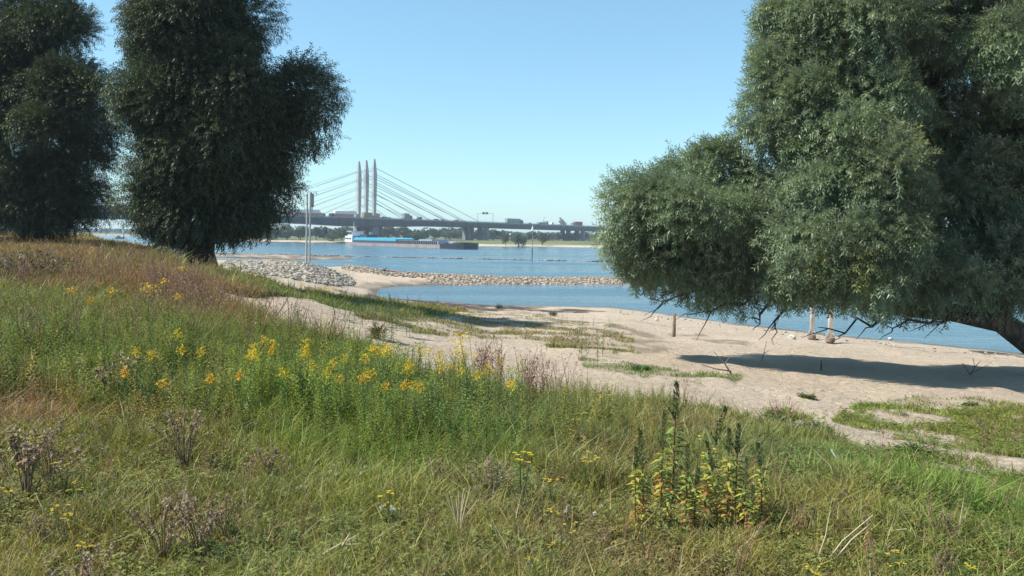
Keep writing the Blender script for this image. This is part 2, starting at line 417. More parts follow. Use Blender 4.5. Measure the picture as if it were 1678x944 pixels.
AX = Vector((.64, .77)).normalized()
BR = empty('cable_stayed_bridge', (-86.8, 516, 0), math.atan2(AX.y, AX.x))
tag(BR, 'long dark cable-stayed road bridge with three pale pylons across the river', 'bridge')
def deck_z(t): return float(np.interp(t, [-460, -270, -169, 0, 234, 700, 1000], [14.5, 15.6, 15.7, 16.2, 15.2, 10.5, 5.0]))
def depth_d(t): return 3.3 + 1.5 * (math.exp(-(t / 38) ** 2) + math.exp(-((t + 270) / 38) ** 2))
TS = np.arange(-460, 901, 10)
SN, SF = -4.0, 23.0
m = MB(); m.loft([[(t, SN + 1.2, deck_z(t) - 1.1 - depth_d(t)), (t, SF - 1.2, deck_z(t) - 1.1 - depth_d(t)), (t, SF, deck_z(t) - 1.5), (t, SF, deck_z(t) - 1.0), (t, SN, deck_z(t) - 1.0), (t, SN, deck_z(t) - 1.9)] for t in TS])
m.build('deck', girder, BR)
for s0 in (SN, SF - .25):
    m = MB(); m.loft([[(t, s0, deck_z(t) - .96), (t, s0 + .25, deck_z(t) - .96), (t, s0 + .25, deck_z(t) - .35), (t, s0, deck_z(t) - .35)] for t in TS])
    for t in np.arange(-460, 900, 4.0): m.box(t, t + .12, s0 + .06, s0 + .18, deck_z(t) - .33, deck_z(t))
    m.loft([[(t, s0 + .02, deck_z(t) + .0), (t, s0 + .2, deck_z(t) + .0), (t, s0 + .2, deck_z(t) + .12), (t, s0 + .02, deck_z(t) + .12)] for t in TS])
    m.build('parapet', railing_m, BR)
PYL = []
for t0 in (0.0, -270.0):
    for py_t in range(3):
        if t0 == 0:
            px = (613, 600, 588)[py_t]; Y = (516, 525, 534)[py_t]
            p = at(px, 380, Y); dx = p.x - BR.location.x; dy = p.y - BR.location.y
            lx = dx * AX.x + dy * AX.y; ly = -dx * AX.y + dy * AX.x
        else:
            lx = t0 + (PYL[py_t][0]); ly = PYL[py_t][1]
        if t0 == 0: PYL.append((lx, ly))
        zb = deck_z(lx) - .9
        prof = [(zb, .95), (24, 1.1), (36, 1.35), (43, 1.4), (48, 1.05), (52.5, .55)]
        MB().loft([[(lx - a, ly - a * .8, z), (lx + a, ly - a * .8, z), (lx + a, ly + a * .8, z), (lx - a, ly + a * .8, z)] for z, a in prof]).build('pylon', concrete, BR)
        MB().box(lx - 2.6, lx + 2.6, ly - 1.6, ly + 1.6, -.8, deck_z(lx) - 1.15 - depth_d(lx)).build('pier', pier_m, BR)
        for sgn in (-1, 1):
            for k, (za, ta) in enumerate(((47, 98), (41.8, 80), (36.8, 62), (31, 42), (25.5, 23))):
                tt = lx + sgn * (ta + (1.5, -3.0, 4.0)[py_t]); zz = deck_z(tt) - .6
                MB().tube([(lx + sgn * 1.2, ly, za - py_t * .5), (tt, ly, zz)], .16 if sgn > 0 else .09, 5).build('stay_cable', cable_m, BR)
for t0 in (104, 226, 330, 430, 530):
    for s in (-1.5, 4.5, 13.5, 19.5):
        z1 = deck_z(t0) - 1.12 - depth_d(t0)
        MB().box(t0 - 1.3, t0 + 1.3, s - 1.6, s + 1.6, -.5, z1).build('pier', pier_m, BR)

def on_deck(t, s):
    p = BR.location + Vector((AX.x * t - AX.y * s, AX.y * t + AX.x * s, 0)); return (p.x, p.y, deck_z(t) - .98)
RZ = math.atan2(AX.y, AX.x)
def t_of(px, s=0.0):
    k = (px - 839) / FPX   # X/Y along the sight line
    bx = BR.location.x - AX.y * s; by = BR.location.y + AX.x * s
    return (k * by - bx) / (AX.x - k * AX.y)
def wheels(root, xs, w, r=.5):
    for x in xs:
        for y in (-w / 2 - .004, w / 2 - .3):
            wh = MB().tube([(x, y, r), (x, y + .3, r)], r, 12).build('wheel', black_m, root)
            MB().tube([(x, y - .02, r), (x, y + .32, r)], r * .5, 10).build('rim', steel_m, wh)
def lorry(name, px0, px1, s, label, cat, body, cabm, top=None, face=1, hgt=3.9, tank=False, group=None):
    """a lorry between two photo columns; face=+1 has the cab at its far (right) end"""
    ta, tb = t_of(px0, s), t_of(px1, s); L = tb - ta
    r = empty(name, on_deck((ta + tb) / 2, s), RZ if face > 0 else RZ + PI)
    tag(r, label, cat, group)
    h = L / 2; cl = min(2.6, L * .28); w = 2.5
    MB().box(-h, h - .3, -.5, .5, .75, 1.1).build('chassis', grey_m, r)
    if tank:
        MB().box(-h, h - cl - .6, -w / 2, w / 2, 1.12, 2.75).build('body', body, r)
        n = 14; x1 = h - cl - .7
        ring = lambda x, q: [(x, q * w / 2 * math.cos(PI * k / n), 2.76 + q * (hgt - 2.8) * math.sin(PI * k / n)) for k in range(n + 1)]
        MB().loft([ring(-h + .1, .82), ring(-h + .5, 1), ring(x1 - .6, 1), ring(x1, .75)]).build('tank_cover', top, r, True)
    else:
        MB().box(-h, h - cl - .6, -w / 2, w / 2, 1.12, hgt).build('body', body, r)
    cb = MB().prism([(h - cl, .6), (h, .6), (h, 1.7), (h - .35, 2.9), (h - .8, 3.1), (h - cl, 3.1)], -w / 2, w / 2).build('cab', cabm, r)
    MB().prism([(h + .02, 1.75), (h + .03, 1.8), (h - .32, 2.75), (h - .36, 2.75)], -w / 2 + .15, w / 2 - .15).build('windscreen', glass_m, cb)
    MB().box(h - cl + .5, h - .7, -w / 2 - .02, w / 2 + .02, 1.75, 2.6).build('side_window', glass_m, cb)
    wheels(r, [h - .9, -h + 1.0, -h + 2.3, -h + 3.6] if L > 9 else [h - .9, -h + 1.0], w)
    return r
def car(px, s, label, paint, face=1, van=False):
    t = t_of(px, s); r = empty('van' if van else 'car', on_deck(t, s), RZ if face > 0 else RZ + PI)
    tag(r, label, 'van' if van else 'car', 'cars and vans crossing the bridge')
    z = 2.3 if van else 1.5
    MB().prism([(-2.2, .35), (2.2, .35), (2.2, .85), (1.2, 1.0), (.6, z), (-1.7 if not van else -2.15, z), (-2.2, 1.0)], -.88, .88).build('body', paint, r)
    MB().prism([(.0, 1.05), (1.1, 1.03), (.58, z - .08), (0, z - .08)], -.9, .9).build('window', glass_m, r)
    wheels(r, [1.4, -1.4], 1.8, .34)
    return r
lorry('tank_lorry', 470, 531, 16, 'long lorry with white curved cover and orange-brown sides behind the twin river poles', 'lorry', orange_m, orange_m, white_m, 1, 5.2, True)
lorry('tank_lorry', 540, 583, 16, 'white-topped orange-brown lorry with dark cab just left of the pylons', 'lorry', orange_m, blue_m, white_m, -1, 5.2, True)
lorry('tank_lorry', 186, 238, 16, 'white-topped lorry showing between the two dark willows at left', 'lorry', orange_m, orange_m, white_m, 1, 5.2, True)
lorry('tank_lorry', 132, 182, 16, 'white-topped lorry half hidden behind the far left willow', 'lorry', orange_m, orange_m, white_m, 1, 5.2, True)
def site_box(px0, px1, s, label, mat, h):
    ta, tb = t_of(px0, s), t_of(px1, s); r = empty('site_container', on_deck((ta + tb) / 2, s), RZ); tag(r, label, 'container')
    L = tb - ta; MB().box(-L / 2, L / 2, -1.2, 1.2, .15, h).build('shell', mat, r)
    m = MB()
    for k in range(int(L / .5)): m.box(-L / 2 + .15 + k * .5, -L / 2 + .4 + k * .5, -1.26, -1.203, .3, h - .15)
    m.build('ribs', mat, r); MB().box(-L / 2 - .1, L / 2 + .1, -1.3, 1.3, h + .003, h + .15).build('roof', grey_m, r)
site_box(594, 607, -1.5, 'tan container standing at the foot of the middle pylon', tan_m, 3.6)
site_box(610.5, 620, -2.2, 'small pinkish grey container at the foot of the right pylon', plain('pinkish_grey_paint', (.42, .36, .35), .6), 3.2)
site_box(581, 588, -1.5, 'small dark grey container at the foot of the left pylon', grey_m, 2.4)
lorry('box_lorry', 660, 673, -1, 'short grey box lorry on the bridge below the stay cables', 'lorry', grey_m, grey_m, face=1, hgt=4.3)
lorry('box_lorry', 828, 854, -1, 'long grey lorry with dark cab driving along the right half of the bridge', 'lorry', grey_m, blue_m, face=1, hgt=4.0)
lorry('box_lorry', 936, 951, -1, 'short reddish lorry near the right end of the bridge', 'lorry', red_m, grey_m, face=-1, hgt=3.9)
for px, s, lb, pt, fc, vn in ((628, -1, 'small dark car just right of the pylons', blue_m, 1, False), (636, 2, 'small pale grey car right of the pylons', steel_m, 1, False), (685, -1, 'dark van behind the parapet under the middle stay cables', blue_m, -1, True),
                              (714, -1, 'small dark car under the stay cables', blue_m, 1, False), (724, 0, 'grey car near the foot of the longer stay cables', grey_m, 1, False), (746, -1, 'small red car left of the sign gantry', red_m, -1, False),
                              (866, -1, 'small grey car just right of the long grey lorry', grey_m, 1, False), (902, -1, 'white van just left of the concrete mixer', white_m, -1, True)):
    car(px, s, lb, pt, fc, vn)
# recovery lorry with a crane arm
r = lorry('crane_lorry', 880, 895, -1, 'grey lorry with curved loading crane on the right half of the bridge', 'lorry', grey_m, grey_m, face=1, hgt=2.2)
MB().tube([(1.5, 0, 2.2), (1.2, 0, 4.2), (1.8, 0, 5.6), (3.2, 0, 6.2), (4.6, 0, 6.0)], [.22, .2, .18, .15, .1], 8).build('crane_arm', steel_m, r)
# concrete mixer
tm = (t_of(913, -1) + t_of(926, -1)) / 2
r = empty('concrete_mixer', on_deck(tm, -1), RZ); tag(r, 'tall grey concrete mixer lorry with bulging drum near the right end of the bridge', 'lorry')
MB().box(-4.5, 4.3, -1.1, 1.1, .7, 1.2).build('chassis', grey_m, r)
m = MB(); m.loft([[(x, q * math.cos(2 * PI * k / 16), 3.3 + dz + q * math.sin(2 * PI * k / 16)) for k in range(16)] for x, q, dz in ((-4.2, .7, .9), (-3, 1.5, .55), (-1.2, 2.05, .2), (.6, 1.95, 0), (1.8, 1.2, -.1))])
m.build('drum', plain('grey_white_drum', (.45, .45, .44), .5), r, True)
MB().box(-3.6, -2.2, -.9, .9, 5.3, 6.6).build('hopper', grey_m, r)
cb = MB().prism([(2.2, .6), (4.4, .6), (4.4, 1.7), (4.1, 2.9), (2.2, 3.0)], -1.2, 1.2).build('cab', white_m, r)
MB().box(2.8, 3.8, -1.22, 1.22, 1.75, 2.6).build('side_window', glass_m, cb)
wheels(r, [3.4, -1.6, -3.0], 2.4)
# sign gantry with lamp posts
tg = t_of(794, 8)
r = empty('sign_gantry', on_deck(tg, 8), RZ + PI / 2); tag(r, 'sign gantry with two small dark boards standing over the bridge road', 'gantry')
for y in (-7.5, 7.5): MB().tube([(y, 0, 0), (y, 0, 7.6)], [.2, .14], 8).build('post', grey_m, r)
MB().tube([(-7.5, 0, 7.2), (7.5, 0, 7.2)], .16, 8).build('crossbeam', grey_m, r)
for y in (-2.6, .6): MB().box(y, y + 2.3, -.2, .15, 6.6, 8.2).build('sign_board', black_m, r)

# ------------------------------------------------------------------ the barge
p0 = at(576, 402, 410); p1 = at(775, 408, 338)
dv = Vector((p1.x - p0.x, p1.y - p0.y)); BL = dv.length
BG = empty('cargo_barge', (p0.x, p0.y, 0), math.atan2(dv.y, dv.x))
tag(BG, 'long river cargo barge with white wheelhouse, turquoise hatch covers and dark bow', 'barge')
u = BL / 100
def hull_ring(x, w, zb, zt): return [(x, -w, zt), (x, -w * .96, zb), (x, w * .96, zb), (x, w, zt)]
MB().loft([hull_ring(0, 3.4, -.4, 2.1), hull_ring(3 * u, 5.2, -.6, 1.9), hull_ring(12 * u, 5.6, -.6, 1.5), hull_ring(84 * u, 5.6, -.6, 1.5)]).build('hull', pinkhull_m, BG)
bw = MB().loft([hull_ring(84 * u + .05, 5.65, -.55, 1.55), hull_ring(87 * u, 5.7, -.6, 2.1), hull_ring(96 * u, 5.4, -.6, 2.2), hull_ring(99 * u, 3.8, -.5, 2.4), hull_ring(100.5 * u, 1.4, -.2, 2.5)]).build('bow', navy_m, BG)
MB().box(90 * u, 95 * u, -3, 3, 2.15, 2.6).build('bow_hatch', blue_m, bw)
wh = MB().box(1.2 * u, 8.6 * u, -4.6, 4.6, 1.6, 4.6, .25).box(2.2 * u, 6.4 * u, -3.4, 3.4, 4.61, 6.8, .2).build('wheelhouse', white_m, BG)
MB().box(1.9 * u, 6.7 * u, -3.7, 3.7, 6.82, 7.05).build('roof', white_m, wh)
for k in range(4): MB().box((2.5 + k * .95) * u, (3.2 + k * .95) * u, -3.42, -3.2, 5.2, 6.3).build('window', glass_m, wh)
for k in range(4): MB().box((2.0 + k * 1.6) * u, (2.8 + k * 1.6) * u, -4.66, -4.4, 2.9, 3.8).build('window', glass_m, wh)
MB().tube([(2.4 * u, 0, 7), (2.4 * u, 0, 11.5)], [.16, .08], 6).build('mast', white_m, BG)
MB().tube([(9.5 * u, 2, 1.5), (9.5 * u, 2, 8.4)], [.16, .08], 6).build('mast', steel_m, BG)
MB().box(9.2 * u, 12.5 * u, -4, 4, 1.5, 4.6).box(12.6 * u, 19 * u, -2.5, 3.5, 1.5, 5.4).build('engine_house', blue_m, BG)
MB().tube([(17 * u, 1, 5.4), (17 * u, 1, 6.6)], .9, 10).build('funnel', steel_m, BG)
co_ = MB().box(10 * u, 49.5 * u, -5.0, 5.0, 1.52, 2.6).build('cargo_coaming', blue_m, BG)
for k in range(8):
    x0 = (11 + k * 4.75) * u
    MB().prism([(x0, 2.62), (x0 + 4.6 * u, 2.62), (x0 + 4.6 * u, 3.5), (x0 + 2.3 * u, 4.0), (x0, 3.5)], -5.1, 5.1).build('hatch_cover', teal_m, BG)
cm = MB().box(50 * u, 82 * u, -4.9, -4.6, 1.52, 3.0).box(50 * u, 82 * u, 4.6, 4.9, 1.52, 3.0).build('cargo_coaming', grey_m, BG)
m = MB()
for k in range(22): m.box((50.5 + k * 1.43) * u, (51.1 + k * 1.43) * u, -5.2, -4.92, 1.5, 2.95)
m.build('ribs', black_m, cm)
MB().box(66 * u, 76 * u, -4, 4, 1.6, 3.6).build('cargo_load', plain('pale_blue_tarpaulin', (.25, .38, .48), .6), BG)

# far beacon and boat, river markers
p = at(202, 388, 640)
r = empty('river_beacon', (p.x, p.y, -.5)); tag(r, 'slim white beacon tower far off on the water between the left willows', 'beacon')
MB().tube([(0, 0, 0), (0, 0, 7)], [.55, .5], 10).build('tower', white_m, r); MB().tube([(0, 0, 7.02), (0, 0, 13.5)], [.5, .42], 10).build('upper_tower', grey_m, r)
p = at(196, 386, 600)
r = empty('motor_boat', (p.x, p.y, 0), .2); tag(r, 'small dark boat beside the slim white beacon', 'boat')
MB().loft([hull_ring(-3, 1.1, -.2, .9), hull_ring(1, 1.2, -.2, 1.0), hull_ring(3.4, .2, 0, 1.3)]).build('hull', blue_m, r); c_ = MB().box(-1.8, .6, -.8, .8, .9, 2.4, .15).build('cabin', grey_m, r); MB().box(-1.4, .2, -.83, .83, 1.6, 2.1).build('window', glass_m, c_)
p = at(872, 425, 192)
r = empty('channel_marker', (p.x, p.y, -.6)); tag(r, 'thin pole with white pointed topmark standing in the river', 'river marker')
MB().tube([(0, 0, 0), (0, 0, 3.4)], .09, 8).build('lower_pole', black_m, r); MB().tube([(0, 0, 3.4), (0, 0, 7.4)], .08, 8).build('pole', steel_m, r)
MB().tube([(0, 0, 7.3), (0, 0, 7.7), (0, 0, 8.6)], [.22, .26, .04], 10).build('topmark', white_m, r)
# twin pole at the head of the groyne
pp = at(504.5, 428, 86); x, y, z = pp.x, 86.0, gz(pp.x, 86.0)
r = empty('twin_river_pole', (x, y, z)); tag(r, 'tall pair of pale grey poles with a ribbed box at the top, on the groyne', 'river pole')
r.rotation_euler = (0, math.radians(1.0), 0)
H = at(506, 316, 86).z - z
for dx, hh in ((-.17, H * .985), (.17, H)): MB().tube([(dx, 0, -.2), (dx, 0, hh)], [.1, .09], 10).build('pole', concrete, r)
for f in (.25, .5, .76): MB().box(-.2, .2, -.03, .03, H * f, H * f + .06).build('crossbar', steel_m, r)
bx = MB().box(.26, .52, -.12, .12, H * .8, H * .99).build('signal_box', railing_m, r)
m = MB()
for k in range(3): m.box(.275 + k * .085, .325 + k * .085, -.16, -.122, H * .81, H * .98)
m.build('ribs', steel_m, bx); MB().tube([(.36, 0, H * .74), (.36, 0, H * .81)], .05, 8).build('bracket', grey_m, r)
# two white posts by the beach
post_m = plain('chalky_white_post', (.74, .71, .66), .7, scale=2.5, dirt=(.44, .35, .27))
for px, py, lb, mt in ((1330, 557, 'white post with brown stains at the water edge, left of the pair under the willow', post_m), (1360, 563, 'clean white post with collar at its foot, right of the pair under the willow', white_m)):
    x, y, z = hit(px, py)
    r = empty('marker_post', (x, y, z)); tag(r, lb, 'post', 'pair of white posts on the beach')
    MB().tube([(0, 0, -.3), (0, 0, 3), (.03, 0, 6.2)], [.115, .105, .1], 14).build('pole', mt, r, True)
    cl = MB().tube([(0, 0, .0), (0, 0, .08), (0, 0, .24), (0, 0, .28)], [.125, .19, .19, .125], 14).build('collar', plain('rusty_collar', (.26, .19, .14), .8, scale=6), r)
    m = MB()
    for k in range(4):
        a = k * PI / 2 + .5; m.tube([(.17 * math.cos(a), .17 * math.sin(a), .2), (.21 * math.cos(a), .21 * math.sin(a), .36), (.12 * math.cos(a), .12 * math.sin(a), .42)], .025, 6)
    m.build('bracket', grey_m, cl)
x, y, z = hit(1104, 552)
r = empty('wooden_post', (x, y, z)); tag(r, 'short weathered wooden post standing alone on the sand', 'post')
MB().tube([(0, 0, -.3), (.01, 0, .3), (.0, 0, 1.0)], [.075, .07, .062], 12).build('shaft', wood_m, r, True)
MB().tube([(0, 0, .55), (0, 0, .6)], .078, 12).build('wire_band', steel_m, r)

# ------------------------------------------------------------------ stones
import bmesh
def stone_template(seed):
    bm = bmesh.new(); bmesh.ops.create_icosphere(bm, subdivisions=2, radius=1)
    rg = np.random.default_rng(seed)
    V = np.array([v.co for v in bm.verts]); F = np.array([[v.index for v in f.verts] for f in bm.faces]); bm.free()
    for _ in range(9):           # cut flat facets
        n = rg.normal(size=3); n /= np.linalg.norm(n); d = rg.uniform(.55, .85)
        k = V @ n; V = V - np.clip(k - d, 0, None)[:, None] * n
    return V * np.array([1, rg.uniform(.6, .9), rg.uniform(.5, .75)]), F
STONES = [stone_template(k) for k in range(5)]
def rubble(name, pts, size, label, palette):
    Vs, Fs, Cs, o = [], [], [], 0
    for p, s in zip(pts, size):
        V, F = STONES[RNG.integers(5)]
        a, b_ = RNG.uniform(0, 2 * PI), RNG.normal(0, .35)
        R = np.array(Matrix.Rotation(a, 3, 'Z') @ Matrix.Rotation(b_, 3, 'X'))
        Vs.append((V * s) @ R.T + p); Fs.append(F + o); o += len(V)
        c = palette[RNG.integers(len(palette))] * RNG.uniform(.75, 1.2); Cs.append(np.tile(c, (len(V), 1)))
    ob = link(name, qmesh(name, np.vstack(Vs), np.vstack(Fs), stone_m, np.vstack(Cs)))
    return tag(ob, label, 'rubble', kind='stuff')
stone_m, nt, b = nodes_of('stone')
a_ = N(nt, 'ShaderNodeAttribute', attribute_name='col').outputs['Color']
nt.links.new(mix(nt, ramp(nt, noise(nt, 5, 4, .6, objco(nt)), .4, .7), a_, (.16, .14, .11)), b.inputs['Base Color']); b.inputs['Roughness'].default_value = .9
bump(nt, noise(nt, 14, 4, .6, objco(nt)), .4, .05, b)
PAL = np.array([(.42, .37, .31), (.34, .30, .25), (.26, .23, .19), (.48, .44, .38), (.15, .135, .11), (.20, .19, .15)])
def scatter_poly(P, n):
    lo, hi = P.min(0), P.max(0); out = []
    while len(out) < n:
        q = RNG.uniform(lo, hi, (n * 3, 2)); out += list(q[inpoly(q[:, 0], q[:, 1], P)])
    return np.array(out[:n])
def rocks_on(P, n, s0, s1):
    q = scatter_poly(P, n); s = RNG.uniform(s0, s1, n) ** 1.0
    return np.column_stack([q, ground(q[:, 0], q[:, 1]) + s * .12]), s
slope = poly([(368, 430), (440, 427), (500, 433), (545, 444), (575, 455), (582, 466), (552, 470), (505, 463), (440, 452), (385, 444), (366, 438)])
p1_, s1_ = rocks_on(slope, 3600, .1, .3)
rubble('rubble', p1_, s1_, 'pale angular stones heaped on the slope at the root of the groyne', PAL * np.array([1.12, 1.06, .98]))
def groyne_pts(n):
    th = RNG.uniform(th_of(560), th_of(1048), n); dd = RNG.uniform(88, 109, n)
    x = np.tan(th) * dd; y = dd; z = ground(x, y); px = np.tan(th) * FPX + 839
    lo = np.interp(px, [560, 640, 700, 760], [.75, .5, .18, -.12])
    k = (z > lo) & (z < 2.2) & ((px > 700) | (dd > 95))
    return np.column_stack([x, y, z])[k]
q = groyne_pts(9000); s2_ = RNG.uniform(.08, .24, len(q)); q[:, 2] += s2_ * .15
rubble('rubble', q, s2_, 'pale pinkish stones along the low groyne reaching into the river', PAL * np.array([1.12, .98, .86]))
a0 = at(325, 413, 216); a1 = at(1005, 428, 184); nn = 1300
f_ = RNG.uniform(0, 1, nn); w_ = RNG.normal(0, .55, nn)
q = np.column_stack([a0.x + (a1.x - a0.x) * f_, a0.y + (a1.y - a0.y) * f_ + w_, -.1 + .25 * vnoise(f_ * 60, f_ * 0, 4)])
rubble('rubble', q, RNG.uniform(.15, .42, nn), 'thin line of low stones just breaking the water beyond the groyne', PAL * .8)
bs = poly([(1000, 506), (1200, 532), (1500, 566), (1678, 583), (1678, 590), (1400, 562), (1200, 540), (1000, 513)])
p3_, s3_ = rocks_on(bs, 130, .03, .11)
rubble('rubble', p3_, s3_, 'small scattered stones along the water edge of the beach', PAL)
for px, py, s, lb in ((1299, 556, .26, 'pale rounded stone on the beach left of the two white posts'), (1350, 545, .12, 'small pale stone at the water edge between the white posts'), (1459, 557, .2, 'flat pale stone at the water edge right of the white posts'), (940, 501, .2, 'pale stone at the water edge beside the dark wet bank'), (1076, 525, .16, 'small pale stone at the water edge left of the wooden post')):
    x, y, z = hit(px, py); V, F = STONES[RNG.integers(5)]
    ob = link('stone', qmesh('stone', V * s, F, stone_m, np.tile((.55, .51, .45), (len(V), 1)))); ob.location = (x, y, z + s * .25); ob.rotation_euler = (0, 0, px)
    tag(ob, lb, 'stone')

# ------------------------------------------------------------------ far bank trees
far_leaf = leafmat('far_foliage', .12, .7)
bark_far = plain('far_bark', (.10, .08, .06), .9)
def leaf_cloud(lobes, n, size, col, seed, flat=.5):
    rg = np.random.default_rng(seed)
    L = np.array(lobes, float); a = (L[:, 3] * L[:, 4] + L[:, 3] * L[:, 5]); k = rg.choice(len(L), n, p=a / a.sum())
    d = rg.normal(size=(n, 3)); d /= np.linalg.norm(d, axis=1)[:, None]
    u = d * (rg.uniform(.55, 1, n) ** .4)[:, None] * (1 + .16 * (vnoise(d[:, 0] * 3 + k, d[:, 1] * 3 + d[:, 2] * 2, seed) - .5)[:, None] * 2)
    P = L[k, :3] + u * L[k, 3:6]
    nv = d + rg.normal(0, flat, (n, 3)); nv /= np.linalg.norm(nv, axis=1)[:, None]
    r = rg.normal(size=(n, 3)); t = np.cross(nv, r); t /= np.linalg.norm(t, axis=1)[:, None]; b2 = np.cross(nv, t)
    s = (size * rg.uniform(.6, 1.4, n))[:, None]
    V = np.stack([P - t * s, P - b2 * s * .6, P + t * s, P + b2 * s * .6], 1).reshape(-1, 3)
    c = np.array(col)[None] * rg.uniform(.7, 1.3, n)[:, None]
    return V, np.arange(4 * n).reshape(n, 4), np.repeat(c, 4, 0)
def rnd_lobes(seed, n, w, zlo, zhi, r):
    rg = np.random.default_rng(seed)
    return [(rg.uniform(-w, w), rg.uniform(-w, w), rg.uniform(zlo, zhi), r * rg.uniform(.7, 1.2), r * rg.uniform(.7, 1.2), r * rg.uniform(.7, 1.1)) for _ in range(n)]
FT = []      # crowns one unit wide and one unit tall
for k, (lb, col) in enumerate(((rnd_lobes(1, 9, .28, .3, .72, .24), (.045, .075, .03)), (rnd_lobes(2, 8, .22, .35, .8, .22), (.055, .09, .035)), (rnd_lobes(3, 10, .32, .22, .6, .26), (.05, .08, .035)), (rnd_lobes(4, 9, .12, .2, .85, .16), (.045, .075, .035)))):
    V, Q, C = leaf_cloud(lb, 1500, .035, col, 50 + k)
    cme = qmesh('crown', V, Q, far_leaf, C)
    tme = MB().tube([(0, 0, -.05), (.01, 0, .3), (0, .01, .6)], [.04, .03, .012], 7).tube([(0, 0, .3), (.12, .05, .55)], [.022, .008], 5).tube([(0, 0, .25), (-.13, -.04, .5)], [.022, .008], 5).mesh('trunk', bark_far)
    FT.append((cme, tme))
GR_W = 'trees at the edge of the far wood'
FARTREES = [  # px, width px, top py, depth, template, name, label, group
 (683, 27, 373, 458, 2, 'bush', 'large dark round bush on the far bank behind the middle of the barge', None),
 (708, 21, 387, 462, 2, 'bush', 'low dark bush on the far bank just right of the large round one', None),
 (829, 14, 380, 428, 0, 'tree', 'narrow dark tree at the far sand edge left of the channel marker', None),
 (850, 29, 377, 424, 2, 'tree', 'broad round tree on the far bank left of the thin river marker', None),
 (873, 22, 378, 500, 1, 'tree', 'mid-sized tree behind the thin river marker', None),
 (889, 19, 379, 440, 0, 'tree', 'compact tree left of the far right bridge piers', None),
 (808, 34, 375, 640, 1, 'tree', 'broad tree just right of the paired middle bridge piers', None),
 (783, 20, 378, 650, 0, 'tree', 'tree seen between the middle bridge piers', None),
 (760, 24, 374, 650, 1, 'tree', 'tree just left of the middle bridge piers', None),
 (737, 34, 374, 650, 2, 'tree', 'wide low tree in the meadow edge left of the middle bridge piers', None),
 (712, 26, 372, 620, 0, 'tree', 'tree behind the low dark bush beyond the barge', None),
 (662, 30, 369, 620, 1, 'tree', 'tree beyond the meadow left of the large round bush', None),
 (636, 28, 366, 630, 0, 'tree', 'tallest tree beyond the meadow right of the pylons', None),
 (622, 20, 369, 600, 3, 'tree', 'narrow tree close right of the pylon piers', None),
 (918, 22, 384, 740, 2, 'bush', 'low tree between the far right bridge piers', None),
 (936, 15, 387, 740, 2, 'bush', 'small bush under the right end of the bridge', None),
 (957, 26, 381, 730, 1, 'tree', 'tree right of the last visible bridge piers', None),
 (985, 30, 379, 560, 0, 'tree', 'tree at the right end of the bridge beside the near willow', None),
 (445, 34, 368, 545, 2, 'tree', 'dark tree at the left end of the far wood beside the big willow', None),
 (470, 34, 366, 550, 1, 'tree', 'broad tree in the far wood left of the twin poles', None),
 (492, 26, 367, 545, 0, 'tree', 'round tree in the far wood just left of the twin poles', None),
 (518, 24, 373, 550, 3, 'tree', 'slim tree in the far wood right of the twin poles', None),
 (532, 20, 372, 560, 3, 'tree', 'pointed tree in the far wood below the white-topped lorry', None),
 (546, 26, 378, 525, 2, 'bush', 'low leafy bush at the edge of the far sand below the lorries', None),
 (560, 26, 371, 555, 0, 'tree', 'tree in the far wood left of the pylon piers', None),
 (576, 22, 372, 560, 1, 'tree', 'tree close left of the pylon piers behind the wheelhouse', None),
]
def far_tree(px, wpx, top, Y, k, name, lb):
    p = at(px, top, Y); z = gz(p.x, Y); hgt = p.z - z; w = wpx * Y / FPX
    r = empty(name, (p.x, Y, z - .2), px * 1.7); tag(r, lb, 'bush' if name == 'bush' else 'tree', 'trees and bushes on the far bank')
    r.scale = (w / .95, w / .95, (hgt + .2) / .97)
    link('crown', FT[k][0], r); link('trunk', FT[k][1], r)
for f in FARTREES: far_tree(*f[:7])
# the wood behind them reads as one mass
Vs, Qs, Cs, o = [], [], [], 0
rg = np.random.default_rng(5)
def wood_run(px0, px1, step, top, jit, Y0, Y1, col, n=420):
    global o
    for px in np.arange(px0, px1, step):
        Y = rg.uniform(Y0, Y1); p = at(px + rg.uniform(-3, 3), top + rg.uniform(-jit, jit), Y); z = gz(p.x, Y)
        h = max(p.z - z, 2.5); w = step * 1.7 * Y / FPX
        V, Q, C = leaf_cloud([(a * w * .6, b_ * w * .6, c * h + .0, e * w * .6, e * w * .6, e * h * .5) for a, b_, c, e, _, _ in rnd_lobes(abs(int(px * 7)) % 9999, 6, .5, .3, .7, .6)], n, .09 * (w + h) / 2, np.array(col) * rg.uniform(.8, 1.2), abs(int(px)) + 3)
        Vs.append(V + np.array([p.x, Y, z - .3])); Qs.append(Q + o); Cs.append(C); o += len(V)
wood_run(418, 600, 13, 371, 2, 580, 640, (.045, .075, .03))
wood_run(596, 800, 13, 372, 2.5, 660, 740, (.045, .075, .03))
wood_run(780, 1700, 16, 379, 2.5, 690, 800, (.05, .08, .035))
wood_run(-700, 420, 14, 373.5, 1.6, 1200, 1450, (.05, .075, .035), 300)
wood_run(300, 430, 12, 373, 1.6, 690, 800, (.05, .075, .035), 300)
tag(link('woodland', qmesh('woodland', np.vstack(Vs), np.vstack(Qs), far_leaf, np.vstack(Cs))), 'hazy dark green wood along the far bank beneath the bridge', 'woodland', kind='stuff')
